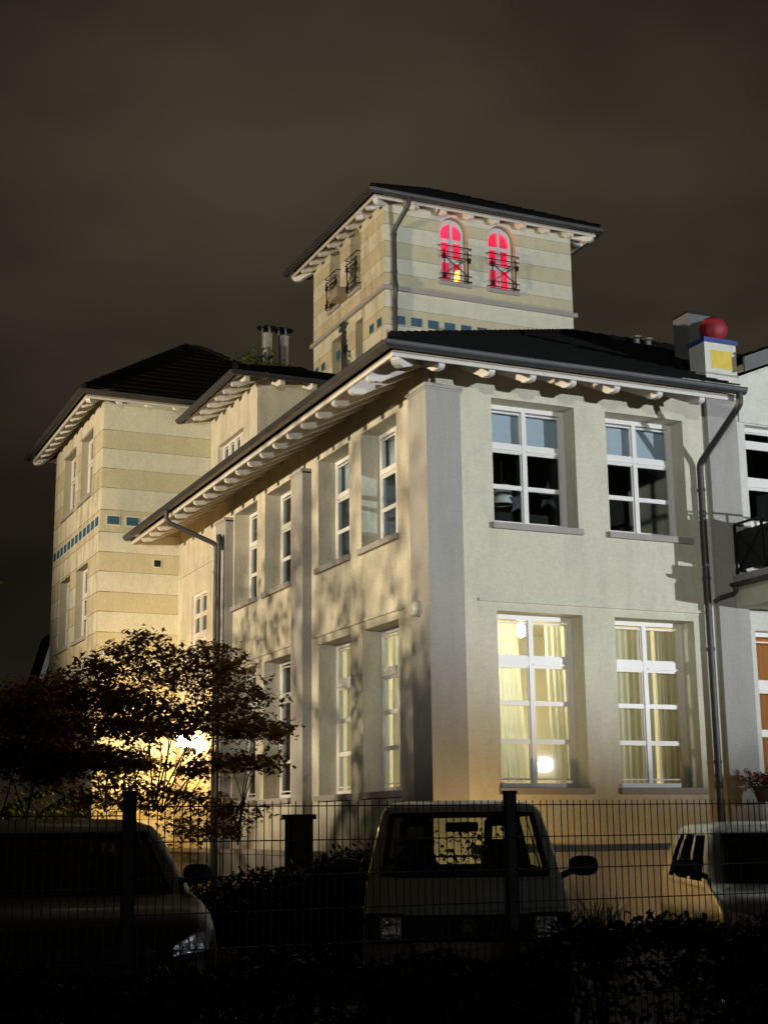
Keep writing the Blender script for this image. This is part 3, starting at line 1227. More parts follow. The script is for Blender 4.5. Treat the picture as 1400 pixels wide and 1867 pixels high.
hip_cap(gb, (AX0, AY0, Z0 + .02), A_)
gutter(gb, [(AX0 - .05, 14.15, zfG + .10), (AX0 - .05, AY0 - .05, zfG + .10), (AX1, AY0 - .05, zfG + .10)], .08)
sG = lambda q: zfG + .06 + (eG - q) * tG
soffit(gb, [(XG - eG, YG - eG, sG(eG)), (AX1, YG - eG, sG(eG)), (AX1, YG + .2, sG(-.2)), (XG + .2, YG + .2, sG(-.2))])
soffit(gb, [(XG - eG, 14.15, sG(eG)), (XG - eG, YG - eG, sG(eG)), (XG + .2, YG + .2, sG(-.2)), (XG + .2, 14.15, sG(-.2))])
enG = eG - .05
rafters(gb, [(XG - enG, y, sG(enG) - .004) for y in np.arange(YG - .1, 13.25, .56)], (-1, 0), .8, tG, .16)
rafters(gb, [(x, YG - enG, sG(enG) - .004) for x in (.45, 1.23, 1.95, 2.67, 3.4)], (0, -1), .8, tG, .16)

# twin steel flues
for i, (px, y, yb, lab) in enumerate(((487, 597, 668, 'taller steel flue with flat rain cap above the attic roof'), (516.5, 602, 668, 'shorter steel flue with flat rain cap nearer the lookout tower'))):
    top = on(1, 12.1 + .25 * i, px, y)
    bot = on(1, 12.1 + .25 * i, px, yb)
    fl_ = empty('flue', (top.x, top.y, bot.z - .35), lab, 'chimney flue', 'twin flues')
    h0, h1 = bot.z - .35, top.z - .16
    q = MB().lathe((top.x, top.y, 0), [(.001, h0), (.125, h0), (.125, h1 - .06), (.135, h1 - .06), (.135, h1), (.10, h1), (.10, h1 - .3), (.001, h1 - .3)], 20)
    o = q.build('flue_pipe', 'steel', fl_)
    smooth_angle(o)
    q = MB().lathe((top.x, top.y, 0), [(.001, top.z + .05), (.10, top.z + .035), (.235, top.z), (.235, top.z - .015), (.001, top.z - .01)], 24)
    q.build('rain_cap', 'iron', fl_)
    for k in range(3):
        a = k * 2.1 + .6
        MB().beam((top.x + .11 * math.cos(a), top.y + .11 * math.sin(a), h1 - .03), (top.x + .11 * math.cos(a), top.y + .11 * math.sin(a), top.z), .014).build('cap_strut', 'steel', fl_)
# self-sown plant on the attic roof
sc_ = on(1, 11.9, 470, 650)
pts = np.array([[sc_.x + rng.normal(0.15, .30), sc_.y + rng.normal(0, .12), sc_.z - .30 + abs(rng.normal(0, .22))] for _ in range(260)])
sp = empty('roof_plant', (sc_.x + .2, sc_.y, sc_.z - .5), 'self-sown weed growing on the ridge at the foot of the flues', 'plant')
leafcloud('foliage', pts, .09, 'green', sp, flat=.9)
q = MB()
for k in range(9):
    q.tube([(sc_.x + .2, sc_.y, sc_.z - .55), tuple(pts[k * 20])], [.012, .004], 5)
q.build('stem', 'bark', sp)

# =================================================================== lookout tower
XT, YT = 4.09, 10.412
lt = empty('lookout_tower', (6.7, 12.8, 8), 'tall banded lookout tower with arched windows glowing red under a hip roof', 'building')
TX1, TY1, TZ = 9.09, 14.9, 15.92
ft_, fl_t = front(YT), left(XT)
zT = [9.2, 9.6, 10.0, 10.4, 10.8, 11.2, 11.65, 12.3, 12.72, 13.14, 13.56, 13.65, 13.98, 14.37, 14.76, 15.18, 15.47, 15.98]
tcol = []
for i in range(len(zT) - 1):
    z = (zT[i] + zT[i + 1]) / 2
    if z > 15.47: p = 1
    elif z > 15.18: p = 0
    elif z > 14.76: p = 1
    elif z > 14.37: p = 0
    elif z > 13.98: p = 1
    elif z > 13.65: p = 0
    elif z > 13.14: p = 1
    elif z > 12.72: p = 0
    elif z > 12.3: p = 1
    else: p = i % 2
    tcol.append(p)
TA = [(5.50, 6.26), (6.78, 7.545)]
ta = [arch(a, b, 13.98, 15.63) for a, b in TA]
outer = rect(XT, TX1, 9.2, TZ)
wall('front_wall', ft_, outer, ta, .35, 'groove', lt)
bands(ft_, outer, ta, zT, [('band_pale' if p else 'band_olive') for p in tcol], lt)
TL = [(11.80, 12.46), (13.08, 13.80)]
tl = [arch(-b, -a, 14.17, 15.72) for a, b in TL]
TLR = [(11.70, 12.15), (13.05, 13.65)]
tlr = [rect(-b, -a, 12.1, 13.33) for a, b in TLR]
outer = rect(-TY1, -YT, 9.2, TZ)
wall('side_wall', fl_t, outer, tl + tlr, .35, 'groove', lt)
bands(fl_t, outer, tl + tlr, zT, [('band_pale_s' if p else 'band_olive_s') for p in tcol], lt)
MB().box(TX1 - .3, TX1, YT + .35, TY1, 9.2, TZ).build('rear_wall', 'band_pale', lt)
MB().box(XT + .35, TX1 - .3, TY1 - .3, TY1, 9.2, TZ).build('rear_wall', 'band_pale', lt)
AR_ROWS = [(.10, .30), (.335, .60), (.64, .95)]
for a, b in TA:
    window(lt, ft_, a, b, 13.98, 15.63, .16, AR_ROWS, arched=True, fw=.11, mull=.06, sill=True, ext=.04)
for a, b in TL:
    window(lt, fl_t, -b, -a, 14.17, 15.72, .30, AR_ROWS, arched=True, fw=.07, mull=.05, sill=True, ext=.03)
for a, b in TLR:
    window(lt, fl_t, -b, -a, 12.1, 13.33, .25, [(.06, .94)], cols=1, fw=.06, sill=False)


def railing(fr, u0, u1, z0, z1, out, parent, post=.05):
    """iron balconette: top rail, two mid rails, corner posts and a cross"""
    q = MB()
    bars = []
    for z in (z1, z1 - .15, z1 - .27):
        bars.append(((u0 - .03, z), (u1 + .03, z), .020))
    bars.append(((u0 - .03, z0 + .16), (u1 + .03, z0 + .16), .020))
    bars.append(((u0 - .03, z0 + .03), (u1 + .03, z0 + .03), .020))
    bars.append(((u0 + .07, z0 + .03), (u0 + .07, z1 - .1), .022))
    bars.append(((u1 - .07, z0 + .03), (u1 - .07, z1 - .1), .022))
    bars.append(((u0 + .08, z1 - .28), (u1 - .08, z0 + .17), .018))
    bars.append(((u1 - .08, z1 - .28), (u0 + .08, z0 + .17), .018))
    root = None
    for (a, b, w_) in bars:
        m_ = MB().beam(fr.p(a[0], a[1], out), fr.p(b[0], b[1], out), w_)
        if root is None:
            root = m_.build('balconette', 'iron', parent)
        else:
            m_.build('bar', 'iron', root)
    for u in (u0 - .03, u1 + .03):
        m_ = MB().beam(fr.p(u, z1, out), fr.p(u, z1, .0), .018)
        m_.beam(fr.p(u, z0 + .03, out), fr.p(u, z0 + .03, 0), .018)
        m_.build('bracket', 'iron', root)
    for (u, z) in ((u0 + .07, z1 - .27), (u0 + .07, z0 + .10), (u1 - .04, z1 - .3)):
        MB().fbox(fr, u - .045, u + .045, z - .06, z + .06, out - .02, out + .02).build('plate', 'iron', root)


for a, b in TA:
    railing(ft_, a, b, 13.99, 14.85, .10, lt)
for a, b in TL:
    railing(fl_t, -b, -a, 14.18, 15.02, .12, lt)
# planter box between the side balconettes
pl_c = (XT - .22, 13.0, 14.25)
pb = empty('planter_box', (XT - .20, 12.98, 14.10), 'tan planter box hanging between the side balconettes of the lookout tower', 'planter')
q = MB().box(XT - .34, XT - .02, 12.52, 13.02, 14.10, 14.32)
q.build('box', 'shed', pb)
MB().box(XT - .36, XT - .02, 12.50, 13.04, 14.32, 14.35).build('rim', 'shed', pb)
MB().beam((XT + .0, 12.77, 14.12), (XT - .3, 12.77, 14.12), .03).build('bracket', 'iron', pb)
# string course
q = MB()
q.box(XT - .085, TX1 + .09, YT - .085, YT - .0141, 13.555, 13.655)
q.box(XT - .085, XT - .0141, YT - .0141, TY1 + .08, 13.557, 13.655)
q.build('string_course', 'stone', lt)
# petrol tiles
for k in range(9):
    x = 4.30 + k * .4275
    MB().fbox(ft_, x + .0, x + .272, 12.755, 12.955, .0145, .024).build('tile', 'tile', lt)
for y in (10.60 + .0, 11.05, 12.62, 13.05 + .05, 14.1, 14.55):
    MB().fbox(fl_t, -y - .25, -y, 12.755, 12.955, .0145, .024).build('tile', 'tile', lt)
A, B = hiproof(lt, XT, TX1, YT, TY1, .46, 15.56, .57, nfront=[4.75, 5.46, 6.17, 6.86, 7.58, 8.24, 8.9], nleft=np.arange(YT + .1, TY1 + .3, .60), Ln=.75, rh=.21, extra_right=1)
gx = XT + .26
downpipe(lt, [(gx + .10, YT - .575, 15.66), (gx + .10, YT - .575, 15.48), (gx - .05, YT - .07, 15.02), (gx - .05, YT - .07, 13.85), (gx - .05, YT - .15, 13.6), (gx - .05, YT - .07, 13.35), (gx - .05, YT - .07, 9.3)], .055,
         [(gx - .05, YT - .07, z) for z in (14.9, 14.0, 13.1, 12.85)])
# red room
room(lt, XT + .4, TX1 - .4, YT + .4, TY1 - .4, 13.7, 16.1, 'redroom', open_sides='y')
ld = bpy.data.lights.new('red_lamp', 'POINT')
ld.energy = 165
ld.color = (1.0, 0.030, 0.120)
ld.shadow_soft_size = .25
lo = bpy.data.objects.new('red_lamp', ld)
lo.location = (6.3, 11.6, 14.6)
col.objects.link(lo)
tag(lo, 'red light burning inside the lookout tower room', 'lamp')
tl_p = on(1, YT + .60, 836, 503)
tlamp = empty('table_lamp', (tl_p.x, tl_p.y, 13.7), 'amber table lamp behind the left arched window of the lookout tower', 'lamp')
tz = tl_p.z
MB().lathe((tl_p.x, tl_p.y, 0), [(.001, 13.70), (.10, 13.70), (.10, 13.72), (.015, 13.74), (.015, tz - .08)], 12).build('base', 'iron', tlamp)
MB().lathe((tl_p.x, tl_p.y, 0), [(.12, tz - .10), (.08, tz + .12), (.075, tz + .12), (.115, tz - .10)], 16).build('lamp_shade', 'e_amber', tlamp)

# =================================================================== gabled neighbour wing (right)
nb = empty('gabled_wing', (8, 2, 0), 'white gabled wing with balcony and grey pilaster at the right picture edge', 'building')
YR = .25
fr_r = front(YR)
RW = [(5.86, 7.25)]
hr = [rect(5.86, 7.25, 5.45, 7.83), rect(5.80, 7.2, 2.1, 4.45)]
gz0, gsl = 8.56, .41
outer = [(5.3, -.1), (13.0, -.1), (13.0, gz0 + .1), (9.2, gz0 + (9.2 - 5.62) * gsl), (5.62, gz0), (5.3, gz0)]
wall('front_wall', fr_r, outer, hr, .4, 'white_wall', nb)
MB().box(5.01, 5.58, .08, .62, -.1, 8.42).build('pilaster', 'mauve', nb)
MB().box(4.96, 5.62, .03, .25, .0, 1.0).build('pilaster_base', 'mauve', nb)
MB().fbox(fr_r, 5.75, 7.3, 7.85, 8.02, .001, .03).build('lintel', 'white_wall', nb)
MB().fbox(fr_r, 5.70, 7.3, 4.46, 4.62, .001, .03).build('lintel', 'white_wall', nb)
window(nb, fr_r, 5.86, 7.25, 5.45, 7.83, .16, [(.03, .10), (.14, .36), (.43, .66), (.69, .97)], transom=1, sill=False)
window(nb, fr_r, 5.80, 7.2, 2.1, 4.45, .16, [(.06, .33), (.40, .66), (.69, .95)], transom=0)
room(nb, 5.6, 9.0, .72, 4.0, 1.6, 4.9, 'room', open_sides='y')
room(nb, 5.6, 9.0, .72, 4.0, 5.3, 8.2, 'dark_in', open_sides='y')
# gable verge board and roof
q = MB()
ang = math.atan(gsl)
def verge(d0, d1, y0, y1, xa, xb, nm, mat):
    za, zb = gz0 + (xa - 5.62) * gsl, gz0 + (xb - 5.62) * gsl
    v = [(xa, y, za + d) for y in (y0, y1) for d in (d0, d1)] + [(xb, y, zb + d) for y in (y0, y1) for d in (d0, d1)]
    MB().add(v, [(0, 1, 3, 2), (4, 6, 7, 5), (0, 4, 5, 1), (2, 3, 7, 6), (0, 2, 6, 4), (1, 5, 7, 3)]).build(nm, mat, nb)
verge(.02, .27, -.12, -.07, 5.66, 9.2, 'verge_board', 'slate')
verge(.06, .16, -.07, .3, 5.66, 9.2, 'soffit', 'soffit')
slope(nb, [(5.72, 6.0, gz0 + .33), (5.72, -.18, gz0 + .33), (9.2, -.18, gz0 + .24 + 3.7 * gsl), (9.2, 6.0, gz0 + .24 + 3.7 * gsl)])
slope(nb, [(12.9, -.18, gz0 + .24), (12.9, 6.0, gz0 + .24), (9.2, 6.0, gz0 + .24 + 3.7 * gsl), (9.2, -.18, gz0 + .24 + 3.7 * gsl)])
# kneeler pillar with blue cap and yellow field
pil = MB().box(5.04, 5.66, .085, .49, 8.40, 9.09).build('kneeler_pillar', 'white_wall', nb)
MB().box(5.02, 5.68, .065, .51, 8.55, 8.575).build('pillar_moulding', 'mauve', pil)
MB().box(5.02, 5.69, .06, .52, 9.09, 9.165).build('pillar_cap', 'blue', pil)
MB().fbox(front(.085), 5.155, 5.575, 8.66, 8.965, .001, .004).build('pillar_field', 'yellow', pil)
# red ball finial
bc = on(1, .30, 1300, 602)
bf = empty('ball_finial', (bc.x, bc.y, 9.19), 'red ball finial on the blue capped pillar beside the roof', 'finial')
n1, n2, r0 = 36, 20, .228
vv, fq = [], []
for i in range(n2 + 1):
    th = math.pi * i / n2
    for k in range(n1):
        ph = 2 * math.pi * k / n1
        r_ = r0 * (1 + .022 * math.cos(9 * ph) * math.sin(th) ** 2)
        vv.append((bc.x + r_ * math.sin(th) * math.cos(ph), bc.y + r_ * math.sin(th) * math.sin(ph), bc.z + r_ * math.cos(th) * .96))
for i in range(n2):
    for k in range(n1):
        fq.append((i * n1 + k, (i + 1) * n1 + k, (i + 1) * n1 + (k + 1) % n1, i * n1 + (k + 1) % n1))
MB().add(vv, fq).build('ball', 'red', bf, smooth=True)
MB().lathe((bc.x, bc.y, 0), [(.001, 9.165), (.15, 9.165), (.13, 9.21), (.10, bc.z - r0 * .9)], 20).build('collar', 'blue', bf)
MB().lathe((bc.x, bc.y, 0), [(.11, bc.z + r0 * .87), (.06, bc.z + r0 * .96), (.02, bc.z + r0 * .98), (.015, bc.z + r0 * 1.05), (.001, bc.z + r0 * 1.05)], 16).build('cap', 'red', bf)
# big chimney
ch = empty('chimney_stack', (7.2, 3.2, 9.8), 'plain grey square chimney stack behind the red ball', 'chimney')
MB().box(6.93, 7.47, 3.0, 3.46, 9.3, 10.84).build('shaft', 'slate', ch)
MB().box(6.91, 7.49, 2.98, 3.48, 10.84, 10.88).build('coping', 'iron', ch)
# two little roof vents
for i, px in enumerate((1160, 1181)):
    c_ = on(1, 6.4, px, 617 + 4 * i)
    rv = empty('roof_vent', (c_.x, c_.y, c_.z - .25), ('left' if i == 0 else 'right') + ' one of two small round roof vents on the ridge', 'vent', 'roof vents')
    MB().lathe((c_.x, c_.y, 0), [(.07, c_.z - .25), (.07, c_.z - .02), (.001, c_.z - .02)], 14).build('pipe', 'steel', rv)
    MB().lathe((c_.x, c_.y, 0), [(.001, c_.z + .08), (.06, c_.z + .075), (.12, c_.z + .04), (.12, c_.z), (.001, c_.z)], 16).build('hood', 'steel', rv)
# balcony
bal = empty('balcony', (6.6, -.5, 4.7), 'balcony with dark iron railing on the white gabled wing', 'balcony')
MB().box(5.3, 9.0, -1.9, .24, 5.14, 5.27).build('slab', 'stone', bal)
MB().box(5.32, 9.0, -1.88, .06, 4.76, 5.02).build('edge_beam', 'cream', bal)
MB().box(5.34, 9.0, -1.86, .07, 5.02, 5.14).build('joist', 'soffit', bal)
gutter(bal, [(5.27, .06, 5.13), (5.27, -1.94, 5.13)], .05)
downpipe(bal, [(5.27, -.02, 5.10), (5.27, -.02, 4.98), (4.99, .02, 4.90), (4.92, .06, 4.84)], .035)
q = MB()
for y in (.03, -.62, -1.25, -1.85):
    MB().beam((5.36, y, 5.27), (5.36, y, 6.08), .035).build('post', 'iron', bal)
MB().beam((5.36, .03, 6.08), (5.36, -1.87, 6.08), .04, .03).build('rail', 'iron', bal)
MB().beam((5.36, -1.85, 6.08), (9.0, -1.85, 6.08), .04, .03).build('rail', 'iron', bal)
for x in (6.2, 7.1, 8.0, 8.9):
    MB().beam((x, -1.85, 5.27), (x, -1.85, 6.08), .035).build('post', 'iron', bal)
MB().box(5.365, 5.375, -1.82, -.02, 5.34, 5.96).build('infill_panel', 'iron', bal)
MB().box(5.42, 9.0, -1.855, -1.845, 5.34, 5.96).build('infill_panel', 'iron', bal)
for (a, b) in (((-.02, 5.36), (-.60, 5.94)), ((-.60, 5.36), (-.02, 5.94)), ((-.64, 5.36), (-1.22, 5.94)), ((-1.22, 5.36), (-.64, 5.94))):
    MB().beam((5.355, a[0], a[1]), (5.355, b[0], b[1]), .016).build('cross_bar', 'iron', bal)
# geranium pot on a bracket
gp = on(1, -.35, 1392, 1440)
pot = empty('flower_pot', (gp.x, gp.y, gp.z - .18), 'flower pot of red geraniums hanging beside the grey pilaster', 'flower pot')
MB().lathe((gp.x, gp.y, 0), [(.001, gp.z - .18), (.10, gp.z - .18), (.15, gp.z + .02), (.16, gp.z + .02), (.16, gp.z + .05), (.13, gp.z + .05), (.12, gp.z), (.001, gp.z)], 18).build('pot', 'brick_dark', pot)
MB().beam((gp.x, gp.y, gp.z - .20), (gp.x, .08, gp.z - .20), .03).build('bracket', 'iron', pot)
pts = np.array([[gp.x + rng.normal(0, .14), gp.y + rng.normal(0, .12), gp.z + .10 + rng.normal(0, .06)] for _ in range(320)])
leafcloud('foliage', pts, .06, 'green', pot, flat=.8)
pts = []
for k in range(16):
    c_ = (gp.x + rng.normal(0, .17), gp.y + rng.normal(0, .12), gp.z + .19 + rng.normal(0, .05))
    pts += [(c_[0] + rng.normal(0, .025), c_[1] + rng.normal(0, .025), c_[2] + rng.normal(0, .02)) for _ in range(26)]
leafcloud('blossom', np.array(pts), .035, 'red_petal', pot, flat=1.2)

# =================================================================== curtains and lamps inside
def curtain(name_label, fr, ulist_top, ulist_bot, z0, z1, nd, mat='curtain', amp=.035, n=60, freq=7.0, ph=0.0, group=None, cat='curtain'):
    """cloth hung from (ulist_top) to (ulist_bot) with folds; nd = distance behind the wall plane"""
    me = bpy.data.meshes.new('curtain')
    rows_ = 14
    v, f = [], []
    for j in range(rows_ + 1):
        t = j / rows_
        tb = t ** 1.6
        a = ulist_top[0] * (1 - tb) + ulist_bot[0] * tb
        b = ulist_top[1] * (1 - tb) + ulist_bot[1] * tb
        for i in range(n + 1):
            s = i / n
            w_ = amp * (.7 + .6 * t) * (math.sin(2 * math.pi * freq * s + ph + 1.6 * math.sin(4.3 * s + 2.1 * ph)) * (.7 + .5 * math.sin(6.1 * s + ph * 3)) + .5 * math.sin(2 * math.pi * freq * 1.73 * s + 1.3 * ph + .5 * t))
            v.append(fr.p(a + (b - a) * s, z1 + (z0 - z1) * t, -nd + w_))
    for j in range(rows_):
        for i in range(n):
            k = j * (n + 1) + i
            f.append((k, k + 1, k + n + 2, k + n + 1))
    me.from_pydata([tuple(x) for x in v], [], f)
    o_ = link('curtain', me, mat, None, smooth=True)
    tag(o_, name_label, cat, group)
    return o_


cz0, cz1 = 1.75, 4.46
cx = lambda px, py: on(1, W + .52, px, py).x
curtain('cream curtain in the left half of the lit window nearest the grey corner pilaster', fF, (1.14, cx(941, 1130)), (1.14, cx(970, 1410)), cz0, cz1, .52, freq=4.5, ph=.4, amp=.045, group='cream curtains')
curtain('cream curtain in the right half of the lit window nearest the grey corner pilaster', fF, (cx(990, 1130), 2.75), (cx(1012, 1410), 2.75), cz0, cz1, .52, freq=5.5, ph=1.9, amp=.04, group='cream curtains')
curtain('tan curtain in the left half of the lit window beside the downpipe', fF, (3.12, cx(1182, 1150)), (3.12, cx(1192, 1410)), cz0, cz1, .52, mat='curtain_t', freq=5, ph=2.7, group='cream curtains')
curtain('tan curtain in the right half of the lit window beside the downpipe', fF, (cx(1190, 1150), cx(1230, 1150)), (cx(1204, 1410), cx(1240, 1410)), cz0, cz1, .52, mat='curtain_t', freq=4, ph=.9, amp=.045, group='cream curtains')
curtain('pale curtain in the lit ground floor side window nearest the corner pilaster', fL, (-2.80, -1.42), (-2.80, -1.42), cz0, cz1, .55, freq=10, ph=.2, group='cream curtains')
curtain('pale curtain in the lit ground floor side window next to the middle pilaster', fL, (-4.68, -3.28), (-4.68, -3.28), cz0, cz1, .55, freq=10, ph=1.2, group='cream curtains')
curtain('orange curtain in the lit window of the white gabled wing', fr_r, (5.74, 7.2), (5.74, 7.2), 2.0, 4.4, .38, mat='curtain_o', freq=11, amp=.022)


def point(name, loc, e, c, r, label):
    l_ = bpy.data.lights.new(name, 'POINT')
    l_.energy = e
    l_.color = c
    l_.shadow_soft_size = r
    o_ = bpy.data.objects.new(name, l_)
    o_.location = loc
    col.objects.link(o_)
    tag(o_, label, 'lamp')
    return o_


pp = on(1, 1.55, 949, 1150)
pend = empty('pendant_lamp', (pp.x, pp.y, 4.90), 'bright pendant lamp seen between the curtains of the front window', 'lamp')
MB().tube([(pp.x, pp.y, 4.9), (pp.x, pp.y, pp.z + .12)], .006, 6).build('cord', 'iron', pend)
MB().lathe((pp.x, pp.y, pp.z), [(.02, .13), (.03, .10), (.08, .06), (.10, 0), (.08, -.06), (.03, -.10), (.001, -.11)], 16).build('globe', 'e_bulb', pend)
point('room_light', (2.05, 1.9, 4.0), P_ROOM, (1.0, .89, .64), .16, 'warm ceiling light of the lit ground floor room')
point('room_light', (7.3, 2.0, 3.9), 20, (1.0, .62, .30), .2, 'warm ceiling light of the room behind the orange curtain')
# pendant and plant in the dark upper rooms
ps = on(1, 1.1, 915, 905)
dp = empty('pendant_lamp', (ps.x, ps.y, 8.15), 'unlit conical pendant shade behind the upper front window nearest the corner', 'lamp')
MB().tube([(ps.x, ps.y, 8.15), (ps.x, ps.y, ps.z + .16)], .006, 6).build('cord', 'iron', dp)
MB().lathe((ps.x, ps.y, ps.z), [(.03, .18), (.15, .16), (.17, -.13), (.165, -.13), (.145, .15), (.03, .17)], 24).build('lamp_shade', 'lampwhite', dp)
for i, (px, y, s_, lab) in enumerate(((945, 915, .22, 'left'), (1000, 905, .26, 'right'))):
    c_ = on(1, .95, px, y)
    st = empty('paper_star', (c_.x, c_.y, c_.z - s_), lab + ' folded paper star behind the upper front window nearest the corner', 'decoration', 'paper stars')
    v = [Vector((c_.x, c_.y - .06, c_.z))]
    for k in range(10):
        a = math.pi * k / 5 + .3
        r_ = s_ if k % 2 == 0 else s_ * .42
        v.append(Vector((c_.x + r_ * math.cos(a), c_.y, c_.z + r_ * math.sin(a))))
    v.append(Vector((c_.x, c_.y + .06, c_.z)))
    f = [(0, k + 1, (k + 1) % 10 + 1) for k in range(10)] + [(11, (k + 1) % 10 + 1, k + 1) for k in range(10)]
    MB().add(v, f).build('star_body', 'darkpaper', st)
    MB().tube([(c_.x, c_.y, c_.z), (c_.x, c_.y, 8.15)], .004, 5).build('thread', 'iron', st)

# =================================================================== wall lamps
wlp = empty('bulkhead_lamp', (-.01, .38, 4.53), 'unlit round white bulkhead lamp on the corner pilaster', 'lamp')
MB().lathe((-.002, .36, 4.52), [(.001, 0), (.115, 0), (.115, -.03)], 24, 'X').build('back_plate', 'white', wlp)
o = MB().lathe((-.03, .36, 4.52), [(.11, -.0), (.105, -.03), (.085, -.06), (.045, -.075), (.001, -.08)], 24, 'X').build('dome', 'lampwhite', wlp)
smooth_angle(o, 60)

wp = Vector((-.12, 11.75, 3.30))
wlm = empty('wall_lantern', tuple(wp - Vector((0, 0, .25))), 'blazing warm wall lantern behind the maple crown', 'lamp')
MB().box(wp.x + .06, W - .001, wp.y - .05, wp.y + .05, wp.z - .20, wp.z - .12).build('arm', 'iron', wlm)
MB().box(wp.x - .13, wp.x + .13, wp.y - .13, wp.y + .13, wp.z - .12, wp.z - .10).build('base', 'iron', wlm)
MB().box(wp.x - .10, wp.x + .10, wp.y - .10, wp.y + .10, wp.z - .10, wp.z + .14).build('lantern_glass', 'e_wall', wlm)
MB().lathe((wp.x, wp.y, 0), [(.18, wp.z + .14), (.18, wp.z + .155), (.03, wp.z + .25), (.001, wp.z + .25)], 8).build('roof', 'iron', wlm)
point('lantern_light', (wp.x - .32, wp.y - .1, wp.z), P_WALLAMP, (1.0, .56, .15), .15, 'warm light of the wall lantern').parent = None

# garden up-lights in front of the house
for i, (gx_, gy_, e_) in enumerate(((.55, -1.6, 1.0), (3.6, -2.0, .24))):
    gl = empty('garden_spotlight', (gx_, gy_, .03), ('left' if i == 0 else 'right') + ' small ground spotlight in the bed before the front wall', 'lamp', 'ground spotlights')
    MB().tube([(gx_, gy_, .03), (gx_, gy_, .16)], .012, 6).build('spike', 'iron', gl)
    MB().tube([(gx_, gy_ - .06, .16), (gx_, gy_ + .05, .22)], [.045, .06], 14).build('housing', 'iron', gl)
    l_ = bpy.data.lights.new('spot', 'SPOT')
    l_.energy = P_GARDEN * e_ * 10
    l_.color = (1.0, .62, .24)
    l_.spot_size = R(115)
    l_.spot_blend = .9
    l_.shadow_soft_size = .06
    o = bpy.data.objects.new('garden_spot_light', l_)
    o.location = (gx_, gy_ + .07, .24)
    d = (Vector((gx_ - .1, .17, 1.7)) - o.location)
    o.rotation_euler = d.to_track_quat('-Z', 'Y').to_euler()
    col.objects.link(o)
    tag(o, 'warm beam of the ' + ('left' if i == 0 else 'right') + ' ground spotlight', 'lamp')

# =================================================================== street lamps (outside the frame)
def mast(name, base, h, head, aim, mat, power, color, cone, blend, label, soft):
    e_ = empty(name, base, label, 'street lamp')
    bx, by, bz = base
    MB().tube([(bx, by, bz), (bx, by, bz + 1.0), (bx, by, h - .25)], [.08, .065, .045], 12).build('pole', 'fence', e_)
    d = (Vector(aim) - Vector(head)).normalized()
    s = d.cross(Vector((0, 0, 1))).normalized()
    t = s.cross(d)
    c = Vector(head) - d * .10
    def ob(c0, hw, hh, hd, nm, mt):
        P = [c0 + s * (i * hw) + t * (j * hh) + d * (k * hd) for k in (-1, 1) for (i, j) in ((-1, -1), (1, -1), (1, 1), (-1, 1))]
        MB().add(P, [(3, 2, 1, 0), (4, 5, 6, 7), (0, 1, 5, 4), (1, 2, 6, 5), (2, 3, 7, 6), (3, 0, 4, 7)]).build(nm, mt, e_)
    ob(c - d * .08, .27, .20, .07, 'lamp_housing', 'iron')
    ob(c - d * .0, .23, .16, .008, 'lamp_lens', mat)
    MB().beam((bx, by, h - .30), tuple(c - d * .1 - t * .15), .05).build('bracket', 'iron', e_)
    l_ = bpy.data.lights.new(name + '_beam', 'SPOT')
    l_.energy = power
    l_.color = color
    l_.spot_size = R(cone)
    l_.spot_blend = blend
    l_.shadow_soft_size = soft
    o_ = bpy.data.objects.new(name + '_beam', l_)
    o_.location = Vector(head) + d * .08
    o_.rotation_euler = d.to_track_quat('-Z', 'Y').to_euler()
    col.objects.link(o_)
    tag(o_, 'light beam of the ' + label, 'lamp')


FL = Vector((19.0, -28.4, 3.7))
mast('floodlight_mast', (19.2, -28.8, 0), 3.7, tuple(FL), (5.0, 3.5, 13.7), 'e_flood', P_FLOOD, (.92, .97, 1.0), 41, .32, 'cool white floodlight mast in the yard aimed at the house', .12)
SL = Vector((-21.0, 4.5, 6.6))
mast('street_lamp', (-21.4, 4.4, 0), 6.6, tuple(SL), (0, 7.2, 12.2), 'e_street', P_STREET, (1.0, .81, .54), 66, .45, 'warm street lamp standing left of the house', .17)

mast('kerb_lamp', (-16.2, -33.4, 0), 5.4, (-16.0, -33.0, 5.4), (.5, 4.0, 15.9), 'e_kerb', P_KERB, (.97, 1.0, .93), 42, .3, 'neutral white street lamp on the kerb behind the viewer', .10)

# =================================================================== trees
def grow(base, height, seed, levels, spread, r0, lean=(0, 0), flatness=.35, nfork=3):
    rs = np.random.default_rng(seed)
    segs, tips = [], []

    def rec(p, d, L, r, lv):
        n = 4
        pts = [p]
        dd = d.copy()
        for i in range(n):
            dd = dd + rs.normal(0, .13, 3)
            dd[2] *= (1 - flatness * .25 if lv > 0 else 1)
            dd /= np.linalg.norm(dd)
            pts.append(pts[-1] + dd * L / n)
        segs.append((pts, r, r * .55))
        if lv >= levels - 2:
            tips.extend(pts[1:])
        if lv == levels - 1:
            return
        k = nfork + (1 if lv == 0 else 0)
        for i in range(k):
            a = 2 * math.pi * (i / k) + rs.uniform(-.6, .6)
            out = np.array([math.cos(a), math.sin(a), 0])
            nd = dd * (.45 if lv == 0 else .6) + out * spread * rs.uniform(.7, 1.2)
            nd[2] = nd[2] * (1 - flatness) + rs.uniform(.0, .18)
            nd /= np.linalg.norm(nd)
            st = pts[-1] if i < k - 1 or lv == 0 else pts[-2]
            rec(np.array(st), nd, L * rs.uniform(.62, .85), r * .55, lv + 1)
    d0 = np.array([lean[0], lean[1], 1.0])
    d0 /= np.linalg.norm(d0)
    rec(np.array(base, float), d0, height, r0, 0)
    return segs, np.array(tips)


